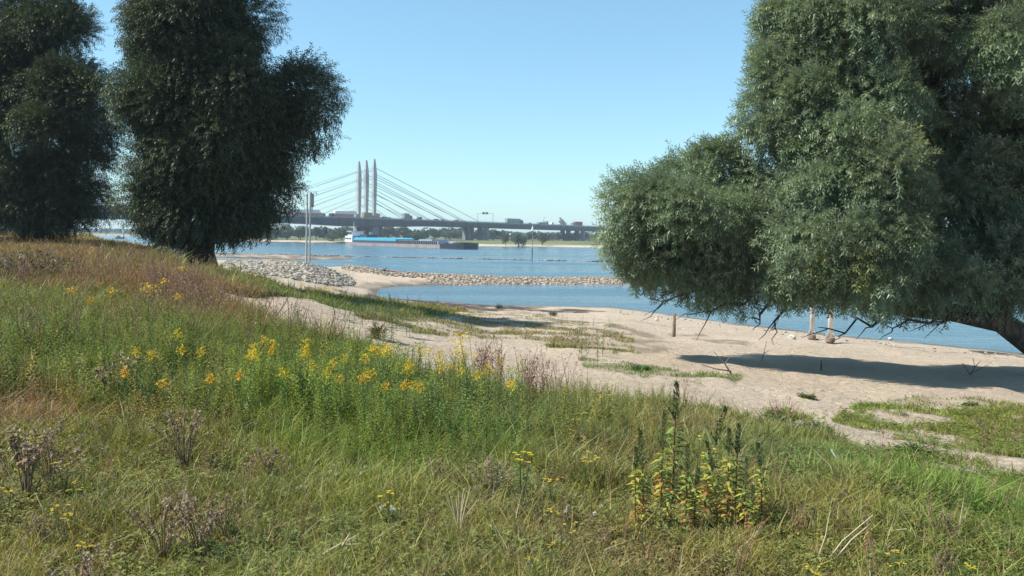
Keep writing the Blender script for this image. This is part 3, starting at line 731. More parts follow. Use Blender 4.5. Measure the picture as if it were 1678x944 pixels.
# ------------------------------------------------------------------ scattering templates
def rotz(V, a):
    c, s = np.cos(a)[:, None], np.sin(a)[:, None]
    return np.stack([V[..., 0] * c - V[..., 1] * s, V[..., 0] * s + V[..., 1] * c, V[..., 2] * np.ones_like(c)], -1)
def scatter(T, P, yaw, scale, pitch=None, col=None):
    """copies of template T = (V, Q, C) at points P, turned, pitched (raising +X) and scaled; returns V, Q, C"""
    V, Q, C = T; n, k = len(P), len(V)
    A = V[None] * np.asarray(scale).reshape(n, 1, -1)
    if pitch is not None:
        c, s = np.cos(pitch)[:, None], np.sin(pitch)[:, None]
        A = np.stack([A[..., 0] * c - A[..., 2] * s, A[..., 1], A[..., 0] * s + A[..., 2] * c], -1)
    A = rotz(A, yaw) + P[:, None]
    Qo = (Q[None] + (np.arange(n) * k)[:, None, None]).reshape(-1, Q.shape[1])
    Co = np.broadcast_to(C[None], (n, k, 3)).copy()
    if col is not None: Co *= col[:, None]
    return A.reshape(-1, 3), Qo, Co.reshape(-1, 3)
class Pile:
    def __init__(s): s.V = []; s.Q = []; s.C = []; s.n = 0
    def add(s, V, Q, C): s.V.append(V); s.Q.append(Q + s.n); s.C.append(C); s.n += len(V); return s
    def arr(s): return np.vstack(s.V), np.vstack(s.Q), np.vstack(s.C)
    def mesh(s, name, mat): return qmesh(name, *s.arr()[:2], mat, s.arr()[2])
def leaf_quads(base, dirv, length, width, col, up=(0, 0, 1), droop=.15):
    """one leaf: a diamond of two quads bent at the middle"""
    d = np.array(dirv, float); d /= np.linalg.norm(d); sd = np.cross(d, up); sd /= (np.linalg.norm(sd) + 1e-9)
    b = np.array(base, float); m = b + d * length * .45; t = b + d * length + np.array([0, 0, -droop * length])
    V = np.array([b, m + sd * width / 2, t, m - sd * width / 2])
    return V, np.array([[0, 1, 2, 3]]), np.tile(col, (4, 1))
def stem_tube(path, r0, r1, col, n=3):
    P = np.array(path, float); m = len(P); V = []
    for i in range(m):
        r = r0 + (r1 - r0) * i / (m - 1)
        for k in range(n): V.append(P[i] + r * np.array([math.cos(2 * PI * k / n), math.sin(2 * PI * k / n), 0]))
    Q = [[i * n + k, i * n + (k + 1) % n, (i + 1) * n + (k + 1) % n, (i + 1) * n + k] for i in range(m - 1) for k in range(n)]
    return np.array(V), np.array(Q), np.tile(col, (len(V), 1))

# ------------------------------------------------------------------ willows
def twig_template(seed, length, leaf, width, n, sag=.3):
    rg = np.random.default_rng(seed); P = Pile()
    for i in range(n):
        f = (i + .5) / n; x = f * length; z = -sag * length * f * f
        tang = np.array([1, 0, -2 * sag * f]); aa = i * 2.4 + rg.uniform(-.4, .4); side = np.array([0, math.cos(aa), math.sin(aa)]) * rg.uniform(.7, 1.3)
        d = tang * .75 + side
        P.add(*leaf_quads((x, 0, z), d, leaf * rg.uniform(.75, 1.2), width * rg.uniform(.8, 1.2), np.ones(3) * rg.uniform(.8, 1.2), droop=.25))
    return P.arr()
def crown_mesh(name, lobes, mat, twigs, n_puff, puff_r, per_puff, col, seed, inner=.35, droop=0.0, yellow=.06, reach=.25):
    """lobes: (x, y, z, rx, ry, rz). Puffs of twigs over every lobe, twigs standing out of each puff"""
    rg = np.random.default_rng(seed); PL = Pile()
    L = np.array(lobes, float); mg_ = puff_r * .62 + reach; L[:, 3:6] = np.maximum(L[:, 3:6] - mg_, L[:, 3:6] * .4); ar = (L[:, 3] * L[:, 5] + L[:, 4] * L[:, 5] + L[:, 3] * L[:, 4]); k = rg.choice(len(L), n_puff, p=ar / ar.sum())
    d = rg.normal(size=(n_puff, 3)); d /= np.linalg.norm(d, axis=1)[:, None]
    rad = np.where(rg.uniform(size=n_puff) < inner, rg.uniform(.3, .7, n_puff), rg.uniform(.78, 1.08, n_puff))
    pc = L[k, :3] + d * rad[:, None] * L[k, 3:6]; pr = puff_r * rg.uniform(.65, 1.35, n_puff)
    pcol = np.array(col)[None] * rg.uniform(.82, 1.2, n_puff)[:, None]
    yl = rg.uniform(size=n_puff) < yellow; pcol[yl] *= np.array([1.6, 1.25, .8])
    n = n_puff * per_puff; pi = np.repeat(np.arange(n_puff), per_puff)
    e = rg.normal(size=(n, 3)) + .7 * d[pi] + np.array([0, 0, .25]); e /= np.linalg.norm(e, axis=1)[:, None]
    P = pc[pi] + e * (pr[pi] * rg.uniform(.08, 1.0, n) ** .38)[:, None] * np.array([1, 1, .85])
    dr = e * .8 + d[pi] * .35 + np.array([0, 0, -droop]) + rg.normal(0, .3, (n, 3))
    yaw = np.arctan2(dr[:, 1], dr[:, 0]); pit = np.arctan2(dr[:, 2], np.hypot(dr[:, 0], dr[:, 1]))
    cc = pcol[pi] * rg.uniform(.75, 1.25, n)[:, None]; sc = rg.uniform(.75, 1.25, n); tt = rg.integers(len(twigs), size=n)
    for q, T in enumerate(twigs):
        m_ = tt == q; PL.add(*scatter(T, P[m_], yaw[m_], sc[m_], pit[m_], cc[m_]))
    return PL.mesh(name, mat), pc
willow_leaf = leafmat('willow_leaf', .22, .42, back=(.28, .33, .27), spec=.35)
willow_leaf_dark = leafmat('old_willow_leaf', .15, .5, back=(.09, .115, .08), spec=.2)
willow_bark, nt, b = nodes_of('willow_bark')
co = objco(nt); mp = N(nt, 'ShaderNodeMapping'); mp.inputs['Scale'].default_value = (9, 9, 2); nt.links.new(co, mp.inputs[0])
wn_ = noise(nt, 1, 6, .7, mp.outputs[0], .6)
nt.links.new(mix(nt, ramp(nt, wn_, .4, .65), (.035, .028, .022), (.13, .105, .08)), b.inputs['Base Color']); b.inputs['Roughness'].default_value = .95
bump(nt, wn_, 1, .08, b)

def wob(p0, p1, n, amp, rg):
    p0, p1 = np.array(p0, float), np.array(p1, float); out = []
    for i in range(n + 1):
        f = i / n; out.append(p0 + (p1 - p0) * f + rg.normal(0, amp, 3) * math.sin(PI * f))
    return out
def willow(name, base, lobes, label, mat, twigs, n_puff, puff_r, per, col, seed, limbs, droop=0., inner=.35, yellow=.06, extra=None, group=None, reach=.25):
    """base in world space; lobes and limbs in world space too, stored relative to the base"""
    B = np.array(base); r = empty(name, base); tag(r, label, 'tree', group)
    L = [(a - B[0], b_ - B[1], c - B[2], d, e, f) for a, b_, c, d, e, f in lobes]
    me, pc = crown_mesh('crown', L, mat, twigs, n_puff, puff_r, per, col, seed, inner, droop, yellow, reach)
    link('crown', me, r)
    rg = np.random.default_rng(seed + 1); m = MB()
    for path, rad in limbs: m.tube([np.array(p) - B for p in path], rad, 12)
    t = m.build('trunk', willow_bark, r, True)
    bm_ = MB(); ends = [np.array(p) - B for path, rad in limbs for p in path[1:]]
    for i in range(0, len(pc), 3):
        e = ends[int(np.argmin([np.linalg.norm(pc[i] - q) for q in ends]))]
        if np.linalg.norm(pc[i] - e) > 6: continue
        w = wob(e, pc[i], 4, .18, rg); bm_.tube(w, [.07, .055, .04, .028, .015], 5)
    if extra:
        for path, rad in extra: bm_.tube([np.array(p) - B for p in path], rad, 6)
    bm_.build('branch', willow_bark, r, True)
    return r
def lobes_px(rows):
    """(px, py, width px, height px, depth offset, thickness) at depth Y -> world lobes"""
    return rows
def lobe(px, py, rx, ry, Y, rd=None):
    p = at(px, py, Y); a = rx * Y / FPX; return (p.x, p.y, p.z, a, rd if rd else a, ry * Y / FPX)
def W3(px, py, Y): p = at(px, py, Y); return (p.x, p.y, p.z)

# near willow at right: leans out over the sand, its crown reaching left on a low limb
tw_near = [twig_template(k, .34, .105, .025, 15) for k in range(5)]
bx_, by_ = 14.6, 20.6; base_r = (bx_, by_, gz(bx_, by_) - .1)
near_lobes = [lobe(1108, 362, 132, 112, 22.1, 2.6), lobe(1045, 385, 74, 80, 22.0, 1.4), lobe(1165, 298, 82, 78, 22.6, 1.6), lobe(1185, 415, 90, 60, 22.3, 1.6), lobe(1215, 370, 52, 80, 22, 1.4),
              lobe(1345, 250, 138, 190, 21.2, 2.4), lobe(1300, 180, 76, 120, 21.4, 1.8), lobe(1290, 320, 80, 110, 21.4, 1.8), lobe(1170, 456, 90, 42, 22, 1.5), lobe(1090, 432, 84, 46, 22.2, 1.5), lobe(1290, 446, 90, 38, 20.8, 1.5), lobe(1420, 456, 110, 30, 20.2, 1.4), lobe(1570, 478, 110, 36, 20.2, 1.2), lobe(1450, 330, 80, 120, 19.3, 1.7), lobe(1320, 40, 84, 110, 21.6, 1.9), lobe(1440, 120, 90, 130, 20.8, 1.8), lobe(1385, 60, 128, 140, 21.5, 2.6), lobe(1305, 405, 112, 92, 20.4, 2.2), lobe(1425, 400, 118, 112, 19.4, 2.0), lobe(1360, 442, 120, 52, 20.2, 1.6), lobe(1490, 440, 84, 62, 20.4, 1.5), lobe(1690, 430, 120, 92, 21.2, 1.6), lobe(1400, 260, 100, 130, 20.2, 2.0),
              lobe(1580, 240, 160, 230, 23.2, 2.2), lobe(1600, 440, 140, 70, 21.3, 1.7), lobe(1570, 330, 100, 120, 22.0, 1.5), lobe(1650, 70, 110, 120, 20.8, 2.0), lobe(1500, -90, 170, 130, 22, 3.2), lobe(1720, 330, 130, 170, 22.5, 2.6), lobe(1840, 200, 160, 260, 22, 3.4), lobe(1720, -60, 170, 150, 22, 3)]
near_limbs = [([base_r, (14.3, 20.6, base_r[2] + .8), W3(1690, 562, 20.7), W3(1640, 528, 20.8), W3(1560, 512, 20.9), W3(1480, 506, 21), W3(1380, 492, 21.2), W3(1280, 474, 21.6), W3(1190, 440, 22), W3(1110, 400, 22.2)], [.62, .46, .34, .27, .23, .2, .18, .13, .09, .05]),
              ([(14.3, 20.6, base_r[2] + .6), (14.8, 21, base_r[2] + 2.5), (14.5, 21.6, 7.5), (13.6, 22, 10.5), (12.8, 22, 13)], [.5, .42, .32, .2, .08]),
              ([W3(1640, 528, 20.8), W3(1600, 400, 22.2), W3(1560, 250, 23.2), W3(1520, 80, 22.8), W3(1480, -60, 22)], [.3, .24, .18, .12, .05]),
              ([W3(1480, 506, 21), W3(1430, 420, 20.8), W3(1390, 280, 21), W3(1370, 120, 21.4), W3(1380, 20, 21.5)], [.2, .16, .12, .08, .04])]
rg = np.random.default_rng(77); bare = []
for px0, py0, px1, py1, Y in ((1480, 506, 1340, 536, 20.6), (1290, 478, 1265, 542, 21.2), (1250, 470, 1130, 516, 21.8), (1200, 452, 1060, 488, 22), (1560, 512, 1440, 528, 20.3), (1600, 518, 1520, 528, 20.5), (1270, 476, 1230, 520, 21.0), (1120, 440, 1080, 484, 22.2)):
    a = np.array(W3(px0, py0, Y)); c = np.array(W3(px1, py1, Y - .5)); pth = wob(a, c, 6, .1, rg); pth = [p + np.array([0, 0, -.18 * math.sin(PI * i / 6)]) for i, p in enumerate(pth)]
    bare.append((pth, [.05, .042, .036, .03, .024, .016, .008]))
    for j in (2, 3, 4, 5):
        q = pth[j]; e = q + (c - a) * rg.uniform(.15, .4) + rg.normal(0, .22, 3); bare.append((wob(q, e, 3, .05, rg), [.018, .014, .01, .005]))
willow('willow_tree', base_r, near_lobes, 'large leafy grey-green willow leaning low over the sand at the right', willow_leaf, tw_near, 720, .7, 150, (.155, .21, .12), 5, near_limbs, droop=.1, inner=.28, reach=.2, extra=bare)

# the two big willows at left
tw_far = [twig_template(20 + k, .42, .12, .036, 13, .2) for k in range(4)]
x, y, z = hit(330, 432); YM = y; base_m = (x, y, z - .15)
mid_lobes = [lobe(315, 70, 108, 92, YM, 3.4), lobe(290, 185, 94, 84, YM - 1, 2.8), lobe(375, 150, 80, 85, YM - 1.6, 2.2), lobe(490, 160, 64, 58, YM + .6, 2.2), lobe(520, 200, 34, 42, YM + .4, 1.4), lobe(430, 235, 62, 78, YM + .5, 2.2), lobe(335, 280, 112, 80, YM, 3.2), lobe(345, 350, 108, 42, YM, 3.0), lobe(300, 345, 70, 42, YM - .8, 1.8), lobe(425, 320, 56, 74, YM, 2.0), lobe(270, 330, 52, 60, YM - .4, 1.8),
             lobe(318, -45, 92, 80, YM, 3), lobe(400, 40, 40, 60, YM + .5, 1.6), lobe(300, 120, 60, 55, YM - 2.4, 1.4), lobe(370, 225, 66, 55, YM - 2.2, 1.4)]
mid_limbs = [([base_m, W3(329, 412, YM), W3(332, 385, YM), W3(330, 320, YM), W3(322, 200, YM), W3(318, 60, YM), W3(318, -80, YM)], [.66, .52, .5, .4, .3, .2, .1]),
             ([W3(332, 385, YM), W3(385, 320, YM), W3(430, 250, YM + .3), W3(490, 170, YM + .6)], [.34, .26, .18, .08]),
             ([W3(331, 390, YM), W3(295, 330, YM - .5), W3(270, 230, YM - .8), W3(270, 150, YM - 1)], [.3, .24, .16, .08]),
             ([W3(322, 392, YM - .4), W3(285, 398, YM - .8), W3(262, 400, YM - 1), W3(243, 411, YM - 1.1)], [.13, .1, .08, .04])]
willow('willow_tree', base_m, mid_lobes, 'tall dark willow with thick short trunk and a lobe bulging right, left of the bridge', willow_leaf_dark, tw_far, 320, 1.05, 210, (.066, .088, .046), 8, mid_limbs, droop=.08, inner=.35, reach=.3, extra=[(wob(W3(340, 400, YM), W3(250, 300, YM), 3, .2, rg), [.05, .04, .03, .02])], group='dark willows on the left bank')
x, y, z = hit(40, 394); YL = 41.0; base_l = (at(60, 400, YL).x, YL, gz(at(60, 400, YL).x, YL) - .15)
left_lobes = [lobe(118, 64, 58, 58, YL, 2), lobe(40, 66, 62, 52, YL, 2.4), lobe(120, 170, 80, 84, YL - 1, 2.4), lobe(20, 180, 80, 90, YL - .5, 2.6), lobe(100, 285, 84, 76, YL, 2.8), lobe(10, 300, 95, 85, YL - .4, 3), lobe(55, 350, 96, 34, YL - .6, 2.6), lobe(130, 330, 52, 40, YL, 1.8), lobe(15, 8, 56, 54, YL + 1, 2), lobe(62, 38, 70, 56, YL, 2.2), lobe(10, 95, 80, 80, YL - .5, 2.4), lobe(-90, 150, 90, 150, YL + 1, 3), lobe(-100, 300, 90, 90, YL, 3), lobe(150, 225, 36, 60, YL - .2, 1.4), lobe(80, 210, 56, 40, YL - 3, 1.2)]
left_limbs = [([base_l, W3(58, 380, YL), W3(55, 330, YL), W3(60, 220, YL), W3(80, 120, YL), W3(100, 60, YL)], [.75, .6, .5, .36, .22, .08]), ([W3(55, 340, YL), W3(10, 260, YL), W3(-10, 150, YL), W3(10, 30, YL)], [.4, .3, .2, .08]), ([W3(56, 345, YL), W3(110, 300, YL), W3(150, 230, YL)], [.3, .2, .08])]
willow('willow_tree', base_l, left_lobes, 'dark willow cut off by the left edge, its foliage hanging down to the grass', willow_leaf_dark, tw_far, 280, 1.05, 210, (.064, .086, .044), 9, left_limbs, droop=.08, inner=.35, reach=.3, yellow=.1, group='dark willows on the left bank')

# ------------------------------------------------------------------ grass and weeds (no one could count these)
grass_m = leafmat('grass_blade', .3, .55, spec=.25)
ANCH = [  # photo column, row, green colour, straw share, height, leafy-weed share
 (100, 925, (.10, .125, .04), .33, .24, .15), (400, 905, (.085, .13, .04), .25, .26, .15), (750, 905, (.09, .125, .04), .35, .24, .15), (1000, 850, (.095, .13, .045), .26, .24, .15), (1080, 925, (.10, .115, .045), .4, .2, .1),
 (1300, 860, (.10, .135, .042), .34, .28, .1), (1500, 905, (.08, .13, .038), .26, .26, .12), (1650, 860, (.06, .13, .03), .12, .3, .1), (1400, 770, (.065, .125, .038), .15, .15, .1), (1600, 800, (.075, .135, .032), .15, .14, .1),
 (1250, 740, (.06, .11, .04), .15, .2, .2), (1100, 715, (.095, .125, .045), .4, .36, .1), (950, 750, (.085, .12, .04), .32, .32, .2), (700, 730, (.06, .125, .032), .1, .36, .8), (520, 700, (.075, .145, .032), .08, .36, .8), (850, 700, (.06, .115, .035), .15, .36, .8),
 (650, 650, (.06, .12, .03), .1, .4, 1), (200, 640, (.065, .12, .032), .15, .34, .6), (150, 740, (.09, .125, .04), .33, .26, .2), (60, 700, (.12, .10, .055), .6, .25, .05), (50, 570, (.06, .11, .032), .15, .36, .6), (100, 510, (.065, .11, .034), .25, .34, .5), (330, 600, (.065, .115, .032), .15, .38, .8),
 (250, 480, (.12, .09, .05), .6, .34, .3), (50, 440, (.13, .10, .055), .7, .34, .1), (350, 530, (.09, .11, .04), .4, .36, .5), (150, 402, (.11, .125, .04), .3, .22, 0), (230, 392, (.08, .125, .035), .15, .2, 0), (60, 398, (.14, .12, .05), .5, .25, 0), (330, 450, (.07, .115, .035), .2, .34, .3), (450, 480, (.05, .10, .032), .1, .2, .3), (600, 500, (.06, .105, .035), .15, .22, .4), (1050, 612, (.055, .12, .03), .05, .1, .2), (1600, 700, (.09, .135, .035), .2, .12, .1), (1450, 670, (.075, .135, .03), .1, .12, .1), (960, 550, (.09, .11, .04), .3, .2, .2)]
_ap = np.array([[math.atan2(*hit(a[0], a[1])[:2]), math.log(math.hypot(*hit(a[0], a[1])[:2]))] for a in ANCH])
_av = np.array([list(a[2]) + [a[3], a[4], a[5]] for a in ANCH])
def field(x, y):
    q = np.stack([np.arctan2(x, y) + (fbm(x / 1.1, y / 1.1, 61, 3) - .5) * .18, np.log(np.hypot(x, y)) + (fbm(x / 1.1, y / 1.1, 67, 3) - .5) * .35], -1)
    w = np.zeros((len(x), len(_ap)))
    for i in range(len(_ap)): w[:, i] = 1 / (((q[:, 0] - _ap[i, 0]) / .35) ** 2 + ((q[:, 1] - _ap[i, 1]) / .35) ** 2 + .004) ** 1.6
    return (w @ _av) / w.sum(1)[:, None]
def sample_fan(n, t0, t1, d0, d1):
    """points whose number per area falls with distance"""
    t = RNG.uniform(t0, t1, n); d = RNG.uniform(d0, d1, n) / np.cos(np.clip(t, -1.2, 1.2)); return np.sin(t) * d, np.cos(t) * d
def blades(name, x, y, hgt, wid, col, label, lean=.65):
    n = len(x); z = ground(x, y) - .015
    a = RNG.uniform(0, 2 * PI, n); l = np.abs(RNG.normal(lean, .35, n)) * hgt; b = RNG.uniform(0, 2 * PI, n)
    sx, sy = np.cos(a) * wid / 2, np.sin(a) * wid / 2; lx, ly = np.cos(b) * l, np.sin(b) * l
    V = np.empty((n, 6, 3), np.float32)
    for k, (f, w) in enumerate(((0, .8), (.5, 1.0), (1.0, .12))):
        ox, oy = x + lx * f * f, y + ly * f * f; zz = z + hgt * f * (1 - .18 * f * np.minimum(l / hgt, 1.5))
        V[:, 2 * k] = np.stack([ox - sx * w, oy - sy * w, zz], -1); V[:, 2 * k + 1] = np.stack([ox + sx * w, oy + sy * w, zz], -1)
    Q = (np.array([[0, 1, 3, 2], [2, 3, 5, 4]])[None] + (np.arange(n) * 6)[:, None, None]).reshape(-1, 4)
    o = link(name, qmesh(name, V.reshape(-1, 3), Q, grass_m, np.repeat(col, 6, 0)))
    return tag(o, label, 'grass', kind='stuff')
def grass_points(n, t0, t1, d0, d1):
    x, y = sample_fan(n, t0, t1, d0, d1); v = veg(x, y); k = (RNG.uniform(size=n) < v) & (ground(x, y) > .12); return x[k], y[k]
xs, ys = [], []
for n, t0, t1, d0, d1 in ((520000, -.63, .66, 2.6, 15), (90000, -.63, -.28, 15, 30), (60000, -.63, -.28, 30, 78), (100000, -.4, .64, 12, 24), (90000, -.42, .15, 22, 46), (25000, -.37, -.2, 60, 104), (9000, -.9, .9, .8, 2.6), (30000, .64, 1.0, 2.6, 15), (30000, -1.0, -.63, 2.6, 30)):
    a, c = grass_points(n, t0, t1, d0, d1); xs.append(a); ys.append(c)
x = np.concatenate(xs); y = np.concatenate(ys); f = field(x, y); d = np.hypot(x, y)
hg = np.where(RNG.uniform(size=len(x)) < .06, 1.8, 1.0) * f[:, 4] * np.interp(d, [3, 7, 14, 25], [.36, .5, .75, 1]) * RNG.uniform(.45, 1.25, len(x)) * (.15 + 1.7 * fbm(x / .55, y / .55, 71, 3))
low = (inpoly(x, y, POLYS['meadow']) | inpoly(x, y, POLYS['mat']) | inpoly(x, y, POLYS['thin']))
hg = np.where(low, np.minimum(hg, .1), hg); hg = np.where(d > 33, hg * .6, hg)
k_ = ~low | (RNG.uniform(size=len(x)) < .6); x, y, f, d, hg = x[k_], y[k_], f[k_], d[k_], hg[k_]
dry = RNG.uniform(size=len(x)) < np.clip(f[:, 3] + (fbm(x / .7, y / .7, 73, 3) - .5) * .9, 0, 1) * .7
wd = np.clip(.0032 + .0007 * d, .0045, .04) * RNG.uniform(.7, 1.3, len(x)) * np.where(dry, .8, 1)
straw = np.array([(.34, .27, .14), (.28, .21, .11), (.22, .17, .08), (.40, .34, .20)])[RNG.integers(4, size=len(x))]
tone = (.7 + .6 * fbm(x / .5, y / .5, 79, 3))[:, None]
f[:, :3] *= np.array([2.65, 1.85, 1.65]); f[:, :3] = np.minimum(f[:, :3], .36)
gc = f[:, :3] * RNG.uniform(.65, 1.35, len(x))[:, None] * tone * np.stack([RNG.uniform(.85, 1.25, len(x)), np.ones(len(x)), RNG.uniform(.8, 1.1, len(x))], -1)
blades('grass', x[~dry], y[~dry], hg[~dry], wd[~dry], gc[~dry], 'green and olive grass covering the bank in front and the strips on the sand')
blades('dry_grass', x[dry], y[dry], hg[dry] * 1.12, wd[dry], straw[dry] * RNG.uniform(.7, 1.2, dry.sum())[:, None], 'straw-coloured dry grass blades mixed through the green grass', lean=.7)

weed_m = leafmat('weed_leaf', .28, .5, spec=.3)
def weed_template(seed, n_leaf, leaf, width, h=1.0, bare=.12, col=(1, 1, 1), curl=.35, up=.55):
    rg = np.random.default_rng(seed); P = Pile(); lx, ly = rg.normal(0, .08, 2)
    path = [(lx * f * f, ly * f * f, h * f) for f in (0, .35, .7, 1)]
    P.add(*stem_tube(path, .006, .003, np.array([.9, .8, .9])))
    for i in range(n_leaf):
        f = bare + (1 - bare) * (i + .5) / n_leaf; a = i * 2.4 + rg.uniform(-.3, .3)
        b = (lx * f * f, ly * f * f, h * f); L = leaf * (1.15 - .6 * f) * rg.uniform(.8, 1.2)
        P.add(*leaf_quads(b, (math.cos(a), math.sin(a), up + rg.uniform(-.25, .25)), L, width * (1.1 - .5 * f), np.array(col) * rg.uniform(.75, 1.25), droop=curl))
    return P.arr()
WT = [weed_template(k, 40, .19, .032) for k in range(4)] + [weed_template(10 + k, 24, .14, .04, up=.35) for k in range(2)]
FORB = []
for sd in range(5):            # low broad-leaved rosettes
    rg = np.random.default_rng(300 + sd); P = Pile()
    for i in range(11):
        a = rg.uniform(0, 2 * PI); P.add(*leaf_quads((.02 * math.cos(a), .02 * math.sin(a), rg.uniform(.02, .7)), (math.cos(a), math.sin(a), rg.uniform(.1, .9)), rg.uniform(.28, .6), rg.uniform(.07, .16), np.ones(3) * rg.uniform(.7, 1.3), droop=.3))
    FORB.append(P.arr())
xs, ys = [], []
for n, t0, t1, d0, d1 in ((10000, -.63, .2, 6, 13.5), (3000, -.63, .3, 4.5, 8), (5200, -.63, -.3, 12, 24), (1000, -.4, .1, 22, 44), (500, .2, .6, 5, 12)):
    a, c = grass_points(n, t0, t1, d0, d1); xs.append(a); ys.append(c)
x = np.concatenate(xs); y = np.concatenate(ys); f = field(x, y)
k = RNG.uniform(size=len(x)) < np.clip(f[:, 5] * (.3 + 1.3 * fbm(x / 1.2, y / 1.2, 83, 3)), 0, 1)
k &= ~inpoly(x, y, POLYS['meadow']); x, y, f = x[k], y[k], f[k]
PL = Pile(); tt = RNG.integers(len(WT), size=len(x)); P3 = np.stack([x, y, ground(x, y) - .02], -1)
sc = RNG.uniform(.22, .56, len(x)) * np.clip(f[:, 4] / .36, .5, 1.1) * np.interp(np.hypot(x, y), [5, 8.8], [.42, 1]) * (.6 + .8 * fbm(x / .8, y / .8, 87, 3))
cc = f[:, :3] * np.array([2.6, 1.85, 1.5]) * RNG.uniform(.5, 1.3, len(x))[:, None] * np.stack([RNG.uniform(.8, 1.4, len(x)), np.ones(len(x)), RNG.uniform(.7, 1.1, len(x))], -1)
for q, T in enumerate(WT):
    m_ = tt == q; PL.add(*scatter(T, P3[m_], RNG.uniform(0, 2 * PI, m_.sum()), sc[m_], RNG.normal(0, .24, m_.sum()), cc[m_]))
x2, y2 = grass_points(32000, -.63, .66, 3, 15); f2 = field(x2, y2); d2 = np.hypot(x2, y2); tt = RNG.integers(5, size=len(x2))
P3 = np.stack([x2, y2, ground(x2, y2) + RNG.uniform(-.01, .06, len(x2))], -1); cc = f2[:, :3] * np.array([2.0, 1.6, 1.4]) * RNG.uniform(.5, 1.4, len(x2))[:, None]
br = RNG.uniform(size=len(x2)) < .12; cc[br] = np.array([(.17, .11, .06)]) * RNG.uniform(.6, 1.3, br.sum())[:, None]
for q, T in enumerate(FORB):
    m_ = tt == q; PL.add(*scatter(T, P3[m_], RNG.uniform(0, 2 * PI, m_.sum()), RNG.uniform(.045, .12, m_.sum()) * np.interp(d2[m_], [3, 12], [.8, 1.5]), None, cc[m_]))
tag(link('undergrowth', PL.mesh('undergrowth', weed_m)), 'leafy green weeds standing among the grass', 'undergrowth', kind='stuff')

# reddish-brown dry dock and grass heads
def dry_template(seed, seeds=26, col=(.24, .14, .095)):
    rg = np.random.default_rng(seed); P = Pile(); c = np.array(col)
    for _ in range(3):
        lx, ly = rg.normal(0, .14, 2); h = rg.uniform(.7, 1)
        P.add(*stem_tube([(lx * f * f, ly * f * f, h * f) for f in (0, .5, 1)], .007, .003, c * 1.2))
        for i in range(seeds // 3):
            f = rg.uniform(.45, 1.0); a = rg.uniform(0, 2 * PI); rr = .16 * (1.1 - f)
            b = np.array((lx * f * f + math.cos(a) * rr, ly * f * f + math.sin(a) * rr, h * f + rr * .6))
            P.add(*leaf_quads(b, rg.normal(size=3) + np.array([0, 0, .8]), rg.uniform(.025, .05), .022, c * rg.uniform(.6, 1.5)))
    return P.arr()
DT = [dry_template(k) for k in range(4)]
xs, ys = [], []
for n, t0, t1, d0, d1 in ((2300, -.66, -.34, 17, 32), (750, -.42, -.2, 12.5, 20), (60, -.1, .08, 10.5, 12.5), (420, -.66, .6, 4, 11)):
    a, c = grass_points(n, t0, t1, d0, d1); xs.append(a); ys.append(c)
x = np.concatenate(xs); y = np.concatenate(ys)
k = RNG.uniform(size=len(x)) < np.clip((fbm(x / 2.4, y / 2.4, 91, 3) - .25) * 2.2, .05, 1); x, y = x[k], y[k]
PL = Pile(); tt = RNG.integers(4, size=len(x)); P3 = np.stack([x, y, ground(x, y) - .02], -1)
for q, T in enumerate(DT):
    m_ = tt == q; n_ = m_.sum(); PL.add(*scatter(T, P3[m_], RNG.uniform(0, 2 * PI, n_), np.where(np.hypot(x, y)[m_] > 10, RNG.uniform(.5, .95, n_), RNG.uniform(.25, .4, n_)), RNG.normal(0, .2, n_), RNG.uniform(.7, 1.5, n_)[:, None] * np.ones(3)))
tag(link('dry_weeds', PL.mesh('dry_weeds', weed_m)), 'reddish-brown dry dock and seed heads across the left bank and the grass edge', 'dry weeds', kind='stuff')
HAZE = 0.00025
# ------------------------------------------------------------------ single plants, each a thing of its own
flower_m = leafmat('flower_petals', .25, .6, spec=.2)
def plume(seed, n_branch, spread, h, col, petals=16):
    """an arching goldenrod plume of tiny florets"""
    rg = np.random.default_rng(seed); P = Pile(); c = np.array(col)
    for i in range(n_branch):
        a = i * 2.4; f = i / n_branch; L = spread * (1.1 - .55 * f)
        for j in range(petals):
            g = (j + .5) / petals
            b = np.array([math.cos(a) * L * g, math.sin(a) * L * g, h * f + .35 * L * math.sin(g * 2.4)]) + rg.normal(0, .007, 3)
            P.add(*leaf_quads(b, rg.normal(size=3) + np.array([0, 0, .7]), (.026 * rg.uniform(.6, 1.3)), .02, c * rg.uniform(.65, 1.3), droop=0))
    return P.arr()
YEL, ORA, GRN = (.62, .43, .03), (.64, .37, .025), (.30, .33, .05)
def split_weed(seed, n, leaf, w, up, col):
    rg = np.random.default_rng(seed); lx, ly = rg.normal(0, .06, 2); P = Pile(); S = Pile()
    fn = lambda f: (lx * f * f, ly * f * f, f)
    S.add(*stem_tube([fn(f) for f in (0, .35, .7, 1)], .006, .003, np.array([.09, .12, .04]), 4))
    for i in range(n):
        f = .1 + .86 * (i + .5) / n; a = i * 2.4 + rg.uniform(-.3, .3)
        P.add(*leaf_quads(fn(f), (math.cos(a), math.sin(a), up + rg.uniform(-.25, .25)), leaf * (1.15 - .6 * f) * rg.uniform(.8, 1.2), w * (1.1 - .5 * f), np.array(col) * rg.uniform(.7, 1.3), droop=.35))
    return S.mesh('stem', weed_m), P.mesh('foliage', weed_m), fn(1)
GOLD = []
for k in range(6):
    col = (YEL, ORA, YEL, ORA, GRN, YEL)[k]
    s_, f_, tip = split_weed(400 + k, 36, .15, .025, .55, (.07, .13, .035))
    V, Q, C = plume(500 + k, 8 + k % 4, .1 + .025 * (k % 3), .16, col, 15); V = V + np.array(tip) - np.array([0, 0, .06])
    GOLD.append((s_, f_, qmesh('flower_head', V, Q, flower_m, C)))
